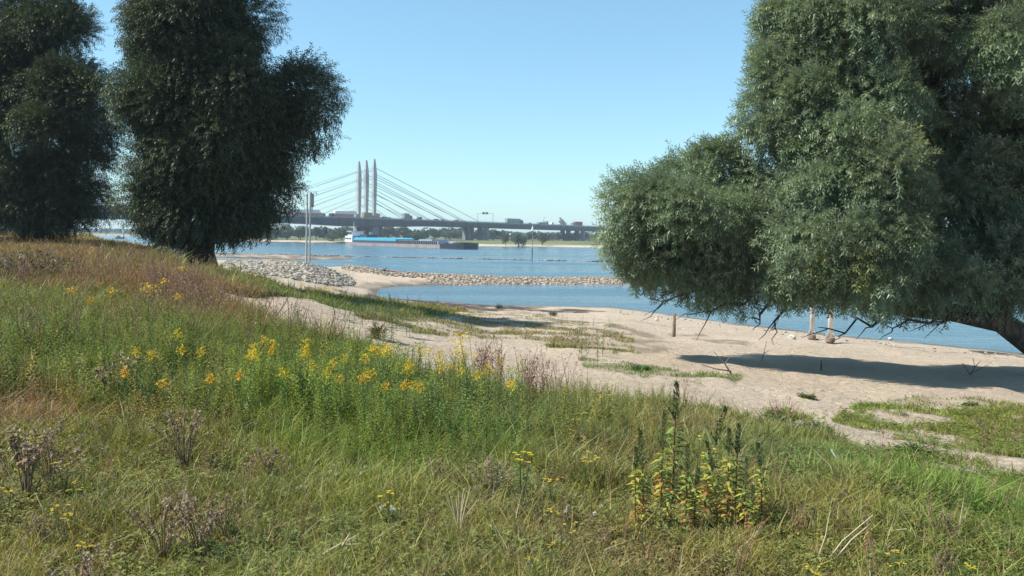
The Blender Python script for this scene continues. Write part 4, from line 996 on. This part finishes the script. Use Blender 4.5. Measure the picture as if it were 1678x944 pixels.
def plant(name, px, py, h, parts, label, cat, group=None, s=None, yaw=None):
    """a plant whose top shows at a photo point, h metres tall, rooted where that puts it"""
    x, y, z = hit(px, py, h); r = empty(name, (x, y, z - .02), px * .37 if yaw is None else yaw)
    s = s if s else h; r.scale = (s, s, h); tag(r, label, cat, group)
    for n_, me in parts: link(n_, me, r)
    return r
GG = 'goldenrod plants in flower on the grassy bank'
GOLDS = [ # px, py, height, width scale, template, label
 (598, 574, .72, 1.1, 0, 'goldenrod with broad yellow plume at the left end of the row along the sand'),
 (622, 572, .74, 1.0, 5, 'tall bright goldenrod, second in the bright row along the sand edge'),
 (640, 578, .70, .9, 2, 'goldenrod with full yellow plume, third in the bright row along the sand edge'),
 (655, 571, .74, .8, 4, 'greenish goldenrod standing up from the middle of the row along the sand edge'),
 (684, 570, .74, .8, 4, 'greenish pointed goldenrod against the pale sand, left of the bright yellow plumes'),
 (707, 580, .70, .9, 2, 'goldenrod with yellow drooping plume just left of the densest yellow clump'),
 (712, 592, .66, .9, 5, 'lower goldenrod with bright yellow tip under the drooping plume'),
 (738, 577, .72, 1.0, 0, 'goldenrod at the left of the dense yellow clump beside the tallest plant'),
 (752, 582, .70, 1.0, 2, 'goldenrod in the dense yellow clump right beside the tallest plant'),
 (771, 556, .92, 1.15, 5, 'tallest goldenrod with a bright yellow head rising above the sand edge'),
 (786, 603, .64, 1.0, 0, 'goldenrod with yellow plume below the red-brown dock clump'),
 (799, 609, .62, 1.1, 2, 'wide yellow goldenrod just right below the red-brown dock clump'),
 (775, 615, .60, .9, 5, 'short yellow goldenrod left below the red-brown dock clump'),
 (832, 606, .64, .8, 4, 'pale greenish goldenrod right of the red-brown dock clump'),
 (857, 598, .68, .7, 4, 'slender yellow-green goldenrod left of the second red dock clump'),
 (845, 632, .56, .8, 2, 'low goldenrod in the grass below the second red dock clump'),
 (926, 636, .45, .7, 0, 'small goldenrod alone at the grass edge right of the second red dock clump'),
 (534, 598, .62, .9, 0, 'goldenrod with yellow plume at the lower left of the bright row'),
 (561, 623, .56, .7, 1, 'small orange goldenrod in the leafy weeds below the left end of the row'),
 (598, 622, .58, .9, 1, 'orange-yellow goldenrod in the leafy weeds under the bright row'),
 (618, 612, .60, .9, 5, 'yellow goldenrod leaning in the weeds under the bright row'),
 (633, 634, .54, .8, 1, 'orange goldenrod lowest among the weeds under the bright row'),
 (668, 632, .54, .9, 3, 'deep orange goldenrod left of a pair in the middle of the weeds'),
 (686, 636, .53, .9, 1, 'deep orange goldenrod right of a pair in the middle of the weeds'),
 (670, 608, .62, .9, 2, 'dull yellow goldenrod above the deep orange pair'),
 (575, 568, .68, .8, 4, 'greenish goldenrod just left of the bright row, against the sand'),
 (540, 566, .66, .8, 4, 'green-tipped goldenrod among brown seed heads at the sand edge'),
 (505, 577, .62, .8, 2, 'yellow goldenrod beside the brown seed heads on the slope'),
 (490, 565, .64, .8, 5, 'goldenrod with slim yellow plume among the brown seed heads'),
 (458, 563, .62, .9, 0, 'yellow goldenrod right of the middle of the brown slope'),
 (443, 575, .58, .8, 3, 'small orange-yellow goldenrod under the brown slope'),
 (428, 560, .62, .7, 2, 'slim yellow goldenrod at the left of the brown slope'),
 (398, 615, .52, .9, 3, 'orange goldenrod in the weeds right of the brightest orange one'),
 (341, 622, .52, 1.0, 3, 'brightest orange goldenrod in the left half of the weeds'),
 (272, 630, .50, 1.0, 1, 'orange-yellow goldenrod near the bare grass at left'),
 (211, 610, .52, 1.0, 3, 'orange goldenrod furthest left in the green weeds'),
 (234, 577, .58, .9, 0, 'yellow goldenrod right of the grey dried thistle at left'),
 (245, 585, .56, .9, 2, 'low yellow goldenrod close to the taller one at left'),
 (280, 548, .62, .9, 0, 'tall yellow goldenrod at the top of the left weeds'),
 (302, 556, .60, .9, 4, 'yellow-green goldenrod beside the tall one in the left weeds'),
 (303, 574, .56, .8, 2, 'small yellow goldenrod below the tall one in the left weeds'),
 (335, 578, .56, .7, 2, 'slim yellow goldenrod in the middle of the left weeds'),
 (382, 577, .56, .7, 4, 'slim greenish goldenrod right of the left weeds'),
 (122, 478, .7, 1.1, 1, 'distant orange-yellow goldenrod by the grey bush at far left'),
 (180, 480, .7, 1.1, 0, 'distant yellow goldenrod in the red-brown field'),
 (148, 492, .6, 1.0, 3, 'distant orange goldenrod below the red-brown field'),
 (240, 474, .75, 1.3, 2, 'distant yellow goldenrod at the right side of the red-brown field'),
 (265, 464, .75, 1.4, 0, 'distant broad goldenrod on the rise left of the sand'),
 (284, 486, .6, 1.0, 5, 'distant yellow goldenrod where the left field meets the sand'),
 (549, 474, .8, 2.0, 5, 'yellow goldenrod alone in the green strip beyond the pale sand'),
 (487, 466, .6, 1.5, 5, 'small yellow goldenrod in the green strip by the stone slope'),
 (306, 441, .7, 1.6, 0, 'distant yellow goldenrod beside the willow trunk'),
]
for px, py, h, sw, k, lb in GOLDS:
    plant('goldenrod', px, py, h, zip(('stem', 'foliage', 'flower_head'), GOLD[k]), lb, 'goldenrod', GG, s=h * sw)

rg = np.random.default_rng(21)
for i in range(46):
    px = rg.uniform(400, 850); py = np.interp(px, [400, 560, 760, 850], [585, 585, 590, 610]) + rg.uniform(-12, 45); k = (2, 4, 5, 4)[i % 4]
    plant('goldenrod', px, py, rg.uniform(.5, .66), zip(('stem', 'foliage', 'flower_head'), GOLD[k]), 'slender goldenrod with small half-open yellow plume standing among leafy weeds of the bank', 'goldenrod', 'slender half-open goldenrods among the weeds', s=rg.uniform(.36, .5))
# ragwort: small flat yellow flowers near the camera
def ragwort(seed):
    rg = np.random.default_rng(seed); S, F, H = Pile(), Pile(), Pile()
    for i in range(3):
        a = i * 2.1 + rg.uniform(-.4, .4); q = rg.uniform(.08, .22); tip = np.array((math.cos(a) * q, math.sin(a) * q, rg.uniform(.8, 1)))
        S.add(*stem_tube([(0, 0, 0), tip * np.array([.3, .3, .5]), tip], .012, .006, np.array([.10, .13, .05]), 4))
        for j in range(6):
            f = rg.uniform(.15, .85); b = tip * np.array([f * f, f * f, f]); e = rg.uniform(0, 2 * PI); F.add(*leaf_quads(b, (math.cos(e), math.sin(e), .4), .18, .05, np.array([.09, .13, .04]) * rg.uniform(.7, 1.2)))
        for fl in range(3):
            c = tip + np.append(rg.normal(0, .05, 2), rg.uniform(0, .05)); H.add(*leaf_quads(c - np.array([.012, 0, 0]), (1, 0, 0), .024, .024, np.array([.5, .25, .01])))
            for k in range(8): e = k * PI / 4; H.add(*leaf_quads(c + np.array([math.cos(e) * .01, math.sin(e) * .01, -.002]), (math.cos(e), math.sin(e), .35), .036, .018, np.array([.66, .5, .03]) * rg.uniform(.8, 1.1), droop=.1))
    return S.mesh('stem', weed_m), F.mesh('foliage', weed_m), H.mesh('flower_head', flower_m)
RAG = [ragwort(k) for k in range(4)]
for px, py, h, k, lb in ((38, 706, .3, 0, 'small ragwort with yellow heads on the brown dried thistle at far left'), (62, 711, .3, 1, 'ragwort with two yellow heads on the right side of the dried thistle at far left'), (84, 752, .26, 2, 'ragwort with bright yellow cluster left of a similar one below the left thistle'), (106, 755, .26, 3, 'ragwort with wide yellow cluster, right of a pair below the left thistle'), (40, 759, .24, 0, 'single-headed ragwort left of the yellow pair below the left thistle'),
                         (119, 787, .22, 1, 'tiny ragwort in the grass under the yellow pair at left'), (98, 820, .22, 2, 'tiny pale ragwort at left, above the bottom thistle'), (108, 838, .22, 3, 'low yellow ragwort at left above the bottom thistle'), (10, 793, .22, 2, 'ragwort at the very left edge of the grass'), (138, 880, .2, 0, 'ragwort growing through the bottom left thistle'),
                         (637, 797, .26, 1, 'ragwort with yellow heads left of the pale straw tuft'), (640, 815, .2, 2, 'low ragwort left of the pale straw tuft'), (855, 739, .42, 3, 'tall thin ragwort with pale yellow head in the middle of the grass'), (905, 775, .25, 0, 'small ragwort in olive grass right of the tall thin one'), (905, 828, .2, 1, 'low ragwort beside white clover in the middle'), (935, 851, .2, 2, 'low ragwort below the white clover in the middle'),
                         (970, 738, .3, 1, 'pale yellow ragwort left of the seed-spiked weeds'), (962, 748, .3, 3, 'second pale yellow ragwort left of the seed-spiked weeds'), (1002, 622, .5, 2, 'yellow-green ragwort standing against the sand at the grass edge'), (990, 640, .45, 0, 'yellow ragwort lower at the grass edge'), (950, 672, .35, 2, 'small ragwort in the grass below the sand edge'), (1330, 917, .2, 0, 'bright yellow ragwort at the bottom, left of the straw'), (1338, 931, .18, 3, 'lowest bright yellow ragwort at the bottom edge'), (1468, 894, .22, 1, 'ragwort with yellow heads at the bottom right'), (1472, 914, .2, 2, 'ragwort directly under another at the bottom right'), (1592, 920, .22, 3, 'orange-yellow ragwort nearest the bottom right corner'), (872, 905, .16, 1, 'ragwort low in dry grass at the bottom middle'), (903, 883, .16, 3, 'small ragwort in dry grass at the bottom middle')):
    plant('ragwort', px, py, h, zip(('stem', 'foliage', 'flower_head'), RAG[k]), lb, 'ragwort', 'small ragwort flowers in the near grass', s=h)
# clover heads
def clover(seed):
    rg = np.random.default_rng(seed); S, H = Pile(), Pile(); S.add(*stem_tube([(0, 0, 0), (.03, 0, .6), (0, .02, .95)], .02, .012, np.array([.10, .13, .05]), 4))
    for _ in range(46):
        d = rg.normal(size=3); d /= np.linalg.norm(d); H.add(*leaf_quads(np.array([0, .02, 1.0]) + d * .03, d + rg.normal(0, .3, 3), .09, .04, np.array([.66, .62, .54]) * rg.uniform(.8, 1.1), droop=0))
    return S.mesh('stem', weed_m), H.mesh('flower_head', flower_m)
CLO = clover(3)
for i, (px, py) in enumerate(((541, 769), (548, 759), (553, 772), (536, 781), (592, 770), (600, 761), (562, 740), (556, 755), (595, 802), (625, 826), (640, 826), (643, 830), (930, 826), (927, 832), (985, 825), (975, 836), (838, 716), (502, 793), (492, 794), (487, 796))):
    plant('clover', px, py, .14, zip(('stem', 'flower_head'), CLO), 'small white clover head on a short stem in the olive grass', 'clover', 'white clover heads in the near grass', s=.14)

# dried thistles
def thistle(seed, n=16):
    rg = np.random.default_rng(seed); S, H = Pile(), Pile()
    for i in range(n):
        a = rg.uniform(0, 2 * PI); q = rg.uniform(.05, .5); tip = np.array((math.cos(a) * q, math.sin(a) * q, rg.uniform(.55, 1)))
        path = [(0, 0, 0), tip * np.array([.25, .25, .5]) + np.append(rg.normal(0, .03, 2), 0), tip]
        S.add(*stem_tube(path, (.009), .004, np.array([.24, .18, .11]) * rg.uniform(.7, 1.2), 4))
        for j in range(24):
            f = rg.uniform(.35, 1.02); b = np.array(path[1]) * (1 - f) + tip * f; H.add(*leaf_quads(b, rg.normal(size=3), rg.uniform(.03, .09), .02, np.array([.22, .15, .10]) * rg.uniform(.5, 1.7), droop=.3))
        for j in range(12): H.add(*leaf_quads(tip, rg.normal(size=3) + np.array([0, 0, .4]), .055, .022, np.array([.30, .23, .16]) * rg.uniform(.5, 1.5), droop=0))
    return S.mesh('stem', weed_m), H.mesh('seed_head', weed_m)
THI = [thistle(k) for k in range(4)]
for px, py, h, sw, k, lb in ((326, 788, .42, .7, 0, 'largest brown dried thistle in the near grass at left'), (266, 798, .38, .6, 1, 'brown dried thistle close left of the largest one'), (372, 800, .3, .6, 2, 'low dried thistle leaning right beside the largest one'), (40, 692, .5, .9, 3, 'grey-brown dried thistle with yellow flowers at the left edge'), (78, 697, .42, .7, 2, 'dried thistle right behind the yellow-flowered one at left'), (132, 888, .3, .7, 1, 'dried thistle low at the bottom left'), (302, 664, .48, .7, 2, 'pale dried thistle standing in the lush grass'), (182, 570, .55, .9, 0, 'grey dried thistle among the green weeds at far left'), (440, 725, .3, .8, 3, 'thin reddish dried thistle in the grass below the weeds'), (720, 745, .26, .8, 1, 'low brown dried thistle in the middle of the grass'), (805, 750, .28, .9, 2, 'brown dried thistle beside the dark hollow in the grass'), (1560, 830, .26, .6, 0, 'dark red-brown dried thistle in the grass at right'), (1545, 890, .24, .6, 3, 'low red-brown dried thistle at the bottom right'), (60, 838, .22, .6, 2, 'rusty little dried thistle at the lower left')):
    plant('dried_thistle', px, py, h, zip(('stem', 'seed_head'), THI[k]), lb, 'thistle', 'dried thistles in the near grass', s=h * sw * 1.5)
x, y, z = hit(48, 470); r = empty('grey_bush', (x, y, z)); tag(r, 'grey-green twiggy bush in front of the bare sand at far left', 'bush')
V, Q, C = leaf_cloud([(0, 0, .45, .8, .6, .45), (.6, .2, .35, .6, .5, .35), (-.6, 0, .3, .5, .5, .3)], 1500, .035, (.085, .085, .05), 31, .9); link('foliage', qmesh('foliage', V, Q, weed_m, C), r)
rg = np.random.default_rng(4); m = MB()
for i in range(30):
    a = rg.uniform(0, 2 * PI); q = rg.uniform(.2, 1); m.tube([(0, 0, 0), (math.cos(a) * q * .5, math.sin(a) * q * .4, .4), (math.cos(a) * q * 1.1, math.sin(a) * q * .8, rg.uniform(.6, 1))], [.014, .01, .004], 4)
m.build('stem', wood_m, r)

# tall seed-spiked weeds at right of centre
def spike_weed(seed, spike, n):
    rg = np.random.default_rng(seed); S, F, H = Pile(), Pile(), Pile(); lx, ly = rg.normal(0, .05, 2); fn = lambda f: np.array((lx * f * f, ly * f * f, f))
    S.add(*stem_tube([fn(f) for f in (0, .3, .6, 1)], .009, .003, np.array([.25, .13, .07]), 5))
    for i in range(n):
        f = .12 + (.95 - spike - .12) * (i + .5) / n; a = i * 2.4 + rg.uniform(-.4, .4)
        c = np.array([.46, .24, .07]) if f < .38 and rg.uniform() < .65 else (np.array([.44, .42, .08]) if rg.uniform() < (.75 - f * .6) else np.array([.19, .27, .07]))
        F.add(*leaf_quads(fn(f), (math.cos(a), math.sin(a), rg.uniform(-.3, .5)), (.1 * rg.uniform(.6, 1.25)), .032, c * .85 * rg.uniform(.7, 1.3), droop=.3))
    for i in range(150):
        f = 1 - spike * rg.uniform(0, 1) ** 1.1; a = rg.uniform(0, 2 * PI); w = .022 * (1.15 - (f - 1 + spike) / spike * .8)
        H.add(*leaf_quads(fn(f) + np.array([math.cos(a) * w * .5, math.sin(a) * w * .5, 0]), (math.cos(a), math.sin(a), 1.2), .028, .014, np.array([.09, .12, .045]) * rg.uniform(.6, 1.6), droop=0))
    for i in range(3):
        f = 1 - spike * 1.1; a = i * 2.1; b = fn(f)
        for j in range(30):
            g = j / 30; q = b + np.array([math.cos(a) * .09 * g, math.sin(a) * .09 * g, .16 * g]); H.add(*leaf_quads(q, rg.normal(size=3) + np.array([0, 0, 1]), .024, .014, np.array([.07, .10, .03]) * rg.uniform(.6, 1.5), droop=0))
    return S.mesh('stem', weed_m), F.mesh('foliage', weed_m), H.mesh('seed_spike', weed_m)
SPK = [spike_weed(k, (.26, .34, .22)[k % 3], 54) for k in range(4)]
for px, py, h, k, lb in ((1107, 622, .92, 0, 'tallest weed with dark seed spike, standing against the sand right of centre'), (1058, 697, .66, 1, 'leftmost upright weed with dark seed spike in the clump'), (1044, 728, .55, 2, 'short seed-spiked weed leaning left at the left side of the clump'), (1158, 665, .78, 3, 'second tallest seed-spiked weed in the middle of the clump'), (1086, 668, .74, 1, 'seed-spiked weed close left of the tallest one'), (1127, 722, .58, 0, 'shorter seed-spiked weed below the single yellow flower'), (1196, 698, .66, 2, 'seed-spiked weed right of the middle of the clump'), (1209, 690, .68, 0, 'thin seed-spiked weed furthest back at the right of the clump'), (1222, 744, .5, 1, 'short seed-spiked weed with leaning spike at the right of the clump'), (1253, 716, .58, 3, 'rightmost seed-spiked weed standing a little apart'), (1180, 725, .58, 3, 'bushy seed-spiked weed with yellow leaves in the front of the clump'), (1140, 760, .45, 2, 'low seed-spiked weed with orange leaves in the front of the clump'), (1090, 760, .45, 3, 'low seed-spiked weed with yellow leaves at the lower left of the clump'), (1235, 790, .36, 0, 'lowest yellowing seed-spiked weed at the lower right of the clump')):
    plant('seed_spike_weed', px, py, h, zip(('stem', 'foliage', 'seed_spike'), SPK[k]), lb, 'weed', 'seed-spiked weeds right of centre', s=h * (1.15 if h > .5 else 1.5))
plant('ragwort', 1140, 712, .62, zip(('stem', 'foliage', 'flower_head'), RAG[2]), 'single yellow flower among the seed-spiked weeds', 'ragwort', s=.3)
# red-brown docks at the sand edge
DKS = []
for k in range(3):
    V, Q, C = dry_template(700 + k, 210, (.22, .105, .08)); DKS.append(qmesh('seed_head', V, Q, weed_m, C))
for i, (px, py) in enumerate(((790, 552), (802, 548), (812, 553), (822, 556), (795, 562), (808, 566), (818, 572), (783, 564))):
    x, y, z = hit(px, py, .8); ob = link('dried_dock', DKS[i % 3]); ob.location = (x, y, z - .02); ob.scale = (.62, .62, .82); ob.rotation_euler = (0, 0, i)
    tag(ob, 'red-brown dried dock stem in the dense clump right of the tallest goldenrod', 'dock', 'dense clump of red-brown docks')
for i, (px, py) in enumerate(((868, 572), (880, 566), (889, 576), (897, 590), (874, 590), (861, 584))):
    x, y, z = hit(px, py, .75); ob = link('dried_dock', DKS[i % 3]); ob.location = (x, y, z - .02); ob.scale = (.6, .6, .76); ob.rotation_euler = (0, 0, i)
    tag(ob, 'red-brown dried dock stem in the looser clump against the sand', 'dock', 'loose clump of red-brown docks')
for i, (px, py, lb) in enumerate(((916, 605, 'thin dried dock alone against the sand right of the loose red clump'), (1020, 540, 'thin dry stalk alone on the sand left of the bright green clump'))):
    x, y, z = hit(px, py, .6); ob = link('dried_dock', DKS[i]); ob.location = (x, y, z - .02); ob.scale = (.3, .3, .62); tag(ob, lb, 'dock')
# upright green weeds on the sandy strip
TW = [split_weed(800 + k, 30, .17, .04, .5, (.065, .105, .035))[:2] for k in range(3)]
rg = np.random.default_rng(8)
for i in range(34):
    px = rg.uniform(562, 735); py = rg.uniform(474, 500)
    plant('tall_weed', px, py, rg.uniform(.6, .95), zip(('stem', 'foliage'), TW[i % 3]), 'upright green weed in the row on the sandy strip near the bay', 'weed', 'upright weeds on the sandy strip', s=1.0)
for i in range(16):
    px = rg.uniform(915, 1005); py = rg.uniform(512, 545)
    plant('tall_weed', px, py, rg.uniform(.5, .85), zip(('stem', 'foliage'), TW[i % 3]), 'thin dull green weed standing on the bare sand left of the wooden post', 'weed', 'thin weeds on the open sand', s=.7)
# round tufts on the sand
for px, py, w, h, c, lb in ((818, 506, .35, .42, (.07, .10, .045), 'dark grey-green tuft at the edge of the wet bank'), (906, 518, .32, .4, (.08, .105, .05), 'grey-green tuft on the sand right of the one by the wet bank'), (1050, 606, .36, .16, (.04, .12, .025), 'bright green low clump in the grassy mat on the sand'), (1322, 652, .24, .13, (.07, .12, .035), 'small green tuft alone on the sand in front of the tree shadow'), (620, 556, .22, .5, (.13, .11, .05), 'dry straw-green tuft on the sand above the yellow row'),
                            (1275, 690, .32, .14, (.045, .105, .03), 'trailing dark green plant where grass meets sand, left of the sand streak'), (1455, 700, .2, .12, (.05, .11, .03), 'low green plant on the bare sand streak'), (1340, 706, .3, .16, (.05, .115, .03), 'leafy green clump left of the bare sand streak'), (1500, 745, .3, .16, (.05, .105, .03), 'leafy clump on the right part of the sand streak'), (1590, 665, .2, .12, (.05, .10, .03), 'small leafy clump at the edge of the tree shadow')):
    x, y, z = hit(px, py); r = empty('sand_tuft', (x, y, z - .02), px); tag(r, lb, 'tuft', 'green tufts on the sand')
    rg = np.random.default_rng(int(px)); P = Pile()
    for i in range(150):
        a = rg.uniform(0, 2 * PI); q = w * rg.uniform(.05, .9) ** .8; up_ = rg.uniform(.2, 1); b = (math.cos(a) * q * .7, math.sin(a) * q * .6, h * rg.uniform(0, .45))
        P.add(*leaf_quads(b, (math.cos(a + rg.normal(0, .5)), math.sin(a + rg.normal(0, .5)), up_ * 1.3), h * rg.uniform(.35, .95), .03 + .03 * w, np.array(c) * rg.uniform(.6, 1.7), droop=.3))
    V, Q, C = P.arr(); link('foliage', qmesh('foliage', V, Q, weed_m, C), r)
    m = MB(); rg = np.random.default_rng(int(px))
    for i in range(9): a = rg.uniform(0, 2 * PI); m.tube([(0, 0, 0), (math.cos(a) * w * .3, math.sin(a) * w * .3, h * .6), (math.cos(a) * w * .8, math.sin(a) * w * .7, h * rg.uniform(.7, 1.2))], [.008, .006, .003], 4)
    m.build('stem', wood_m, r)
# straw, sticks, driftwood
straw_m = plain('bleached_straw', (.52, .42, .27), .7, scale=6); dead_m = plain('dead_wood', (.13, .10, .08), .9, scale=5)
def sticks(name, px, py, paths, mat, label, cat, rad=.004):
    x, y, z = hit(px, py); m = MB()
    for p in paths: m.tube(p, [rad * (1 - .6 * i / (len(p) - 1)) for i in range(len(p))], 5)
    ob = m.build(name, mat); ob.location = (x, y, z); tag(ob, label, cat); return ob
rg = np.random.default_rng(12)
sticks('straw_tuft', 752, 884, [[(0, 0, 0), (dx * .4, dy, .14), (dx, dy * 1.5, .14 + hh)] for dx, dy, hh in ((-.08, .02, .1), (-.05, -.02, .13), (-.02, .02, .08), (.0, -.02, .14), (.03, .02, .1), (.06, .0, .15), (.1, -.02, .09), (.02, .04, .12))], straw_m, 'fan of bleached straw stalks standing in the grass at the bottom centre', 'straw', .0045)
sticks('bleached_reed', 1378, 772, [[(0, 0, 0), (-.02, 0, .08), (-.09, .02, .19)]], plain('bleached_white_reed', (.7, .68, .62), .6), 'short bleached white reed stub poking out of the grass at right', 'reed', .014)
sticks('dry_stalk', 1662, 826, [[(0, 0, .05), (-.25, .05, .22), (-.55, .1, .3)], [(-.2, 0, .05), (-.5, .05, .28)]], straw_m, 'long pale dry stalk leaning in the green grass at the right edge', 'stalk', .006)
sticks('dry_stalk', 1345, 935, [[(0, 0, 0), (.12, .02, .16), (.3, .05, .3)], [(.03, 0, 0), (.18, .04, .16), (.3, .05, .26)], [(-.04, 0, 0), (.02, .0, .2), (.04, .0, .34)]], straw_m, 'bundle of pale bent stalks at the bottom right of the grass', 'stalk', .005)
sticks('dry_stalk', 505, 930, [[(0, 0, .02), (.1, .02, .08), (.22, .05, .14)], [(.16, .03, .1), (.2, .0, .17)], [(.16, .03, .1), (.24, .05, .1)]], straw_m, 'pale dry seed stalk lying in the grass at the bottom, left of centre', 'stalk', .006)
sticks('dry_stalk', 1545, 905, [[(0, 0, 0), (-.2, .05, .12), (-.34, .05, .1)]], straw_m, 'thin pale stalk arching over the grass above the bottom right corner', 'stalk', .005)
sticks('dead_branch', 1198, 612, [[(0, 0, 0), (-.15, 0, .22), (-.4, .1, .5)], [(-.15, 0, .22), (-.02, .05, .4)], [(0, 0, .05), (-.4, -.1, .12), (-.7, 0, .2)]], dead_m, 'thin dead branch sticking up at the left tip of the tree shadow', 'branch', .02)
sticks('dead_branch', 1345, 607, [[(0, 0, -.05), (.01, 0, .28)]], dead_m, 'short dark stump standing at the top edge of the tree shadow', 'branch', .035)
sticks('dead_branch', 1248, 592, [[(0, 0, 0), (.05, 0, .2), (.12, 0, .55)], [(.05, 0, .2), (.2, .05, .3)]], dead_m, 'thin twig standing in the sand above the tree shadow', 'branch', .012)
sticks('dead_branch', 1590, 615, [[(0, 0, 0), (.1, 0, .2), (.05, 0, .45)], [(.1, 0, .2), (.3, .1, .35)], [(0, 0, 0), (-.2, .05, .3)], [(0, 0, .05), (.5, .1, .25)]], dead_m, 'bare forked twig at the top edge of the shadow near the right side', 'branch', .014)
sticks('driftwood', 1425, 549, [[(-.6, 0, .04), (0, .05, .06), (.7, 0, .05)], [(0, .05, .06), (.2, -.2, .1)]], dead_m, 'dark driftwood lying at the water edge right of the white posts', 'driftwood', .05)
sticks('driftwood', 632, 446, [[(-1.6, 0, .1), (-.4, .2, .2), (1.3, 0, .1)], [(-.4, .2, .2), (.2, -.3, .5)]], dead_m, 'dark driftwood lying on the pink mud behind the stone groyne', 'driftwood', .12)
# small twigs and dead leaves strewn on the sand
n = 6000; xx, yy = sample_fan(n, -.35, .66, 11, 46); k = (ground(xx, yy) > .25) & (fbm(xx / 2.2, yy / 2.2, 97, 3) > .46) & (veg(xx, yy) < .5); xx, yy = xx[k], yy[k]
lp = np.array([hit(*p)[:2] for p in ((905, 517), (1000, 524), (1100, 535), (1200, 545), (1320, 560), (1450, 568), (1600, 582), (1678, 590))]); fr = RNG.uniform(0, len(lp) - 1.001, 900); i0 = fr.astype(int); ff = (fr - i0)[:, None]
tl = lp[i0] * (1 - ff) + lp[i0 + 1] * ff + RNG.normal(0, .16, (900, 2)) + (fbm(fr * 3, fr * 0, 33, 3) - .5)[:, None] * 1.2; kk = fbm(fr * 4, fr * 0, 35, 2) > .42; xx = np.concatenate([xx, tl[kk, 0]]); yy = np.concatenate([yy, tl[kk, 1]])
V, Q, C = stem_tube([(-.5, 0, .0), (0, .08, .06), (.5, -.04, .0)], .022, .012, np.array([.12, .085, .055]))
P3 = np.stack([xx, yy, ground(xx, yy) + .004], -1); n_ = len(xx)
tag(link('twig_litter', qmesh('twig_litter', *scatter((V, Q, C), P3, RNG.uniform(0, 2 * PI, n_), RNG.uniform(.05, .26, n_))[:2], dead_m)), 'small dark twigs and debris strewn over the sand', 'litter', kind='stuff')
# ------------------------------------------------------------------ summer haze over the river
mh = bpy.data.materials.new('haze'); mh.use_nodes = True; nt = mh.node_tree; nt.nodes.clear()
om = N(nt, 'ShaderNodeOutputMaterial'); pv = N(nt, 'ShaderNodeVolumePrincipled')
pv.inputs['Density'].default_value = HAZE
pv.inputs['Color'].default_value = (.72, .84, 1.0, 1)
pv.inputs['Anisotropy'].default_value = 0.0
nt.links.new(pv.outputs[0], om.inputs['Volume'])
ho = MB().box(-3650, 3650, -3650, 3650, -3.2, 62).build('haze', mh)
tag(ho, 'thin pale blue summer haze over the river and far bank', 'haze', kind='stuff')
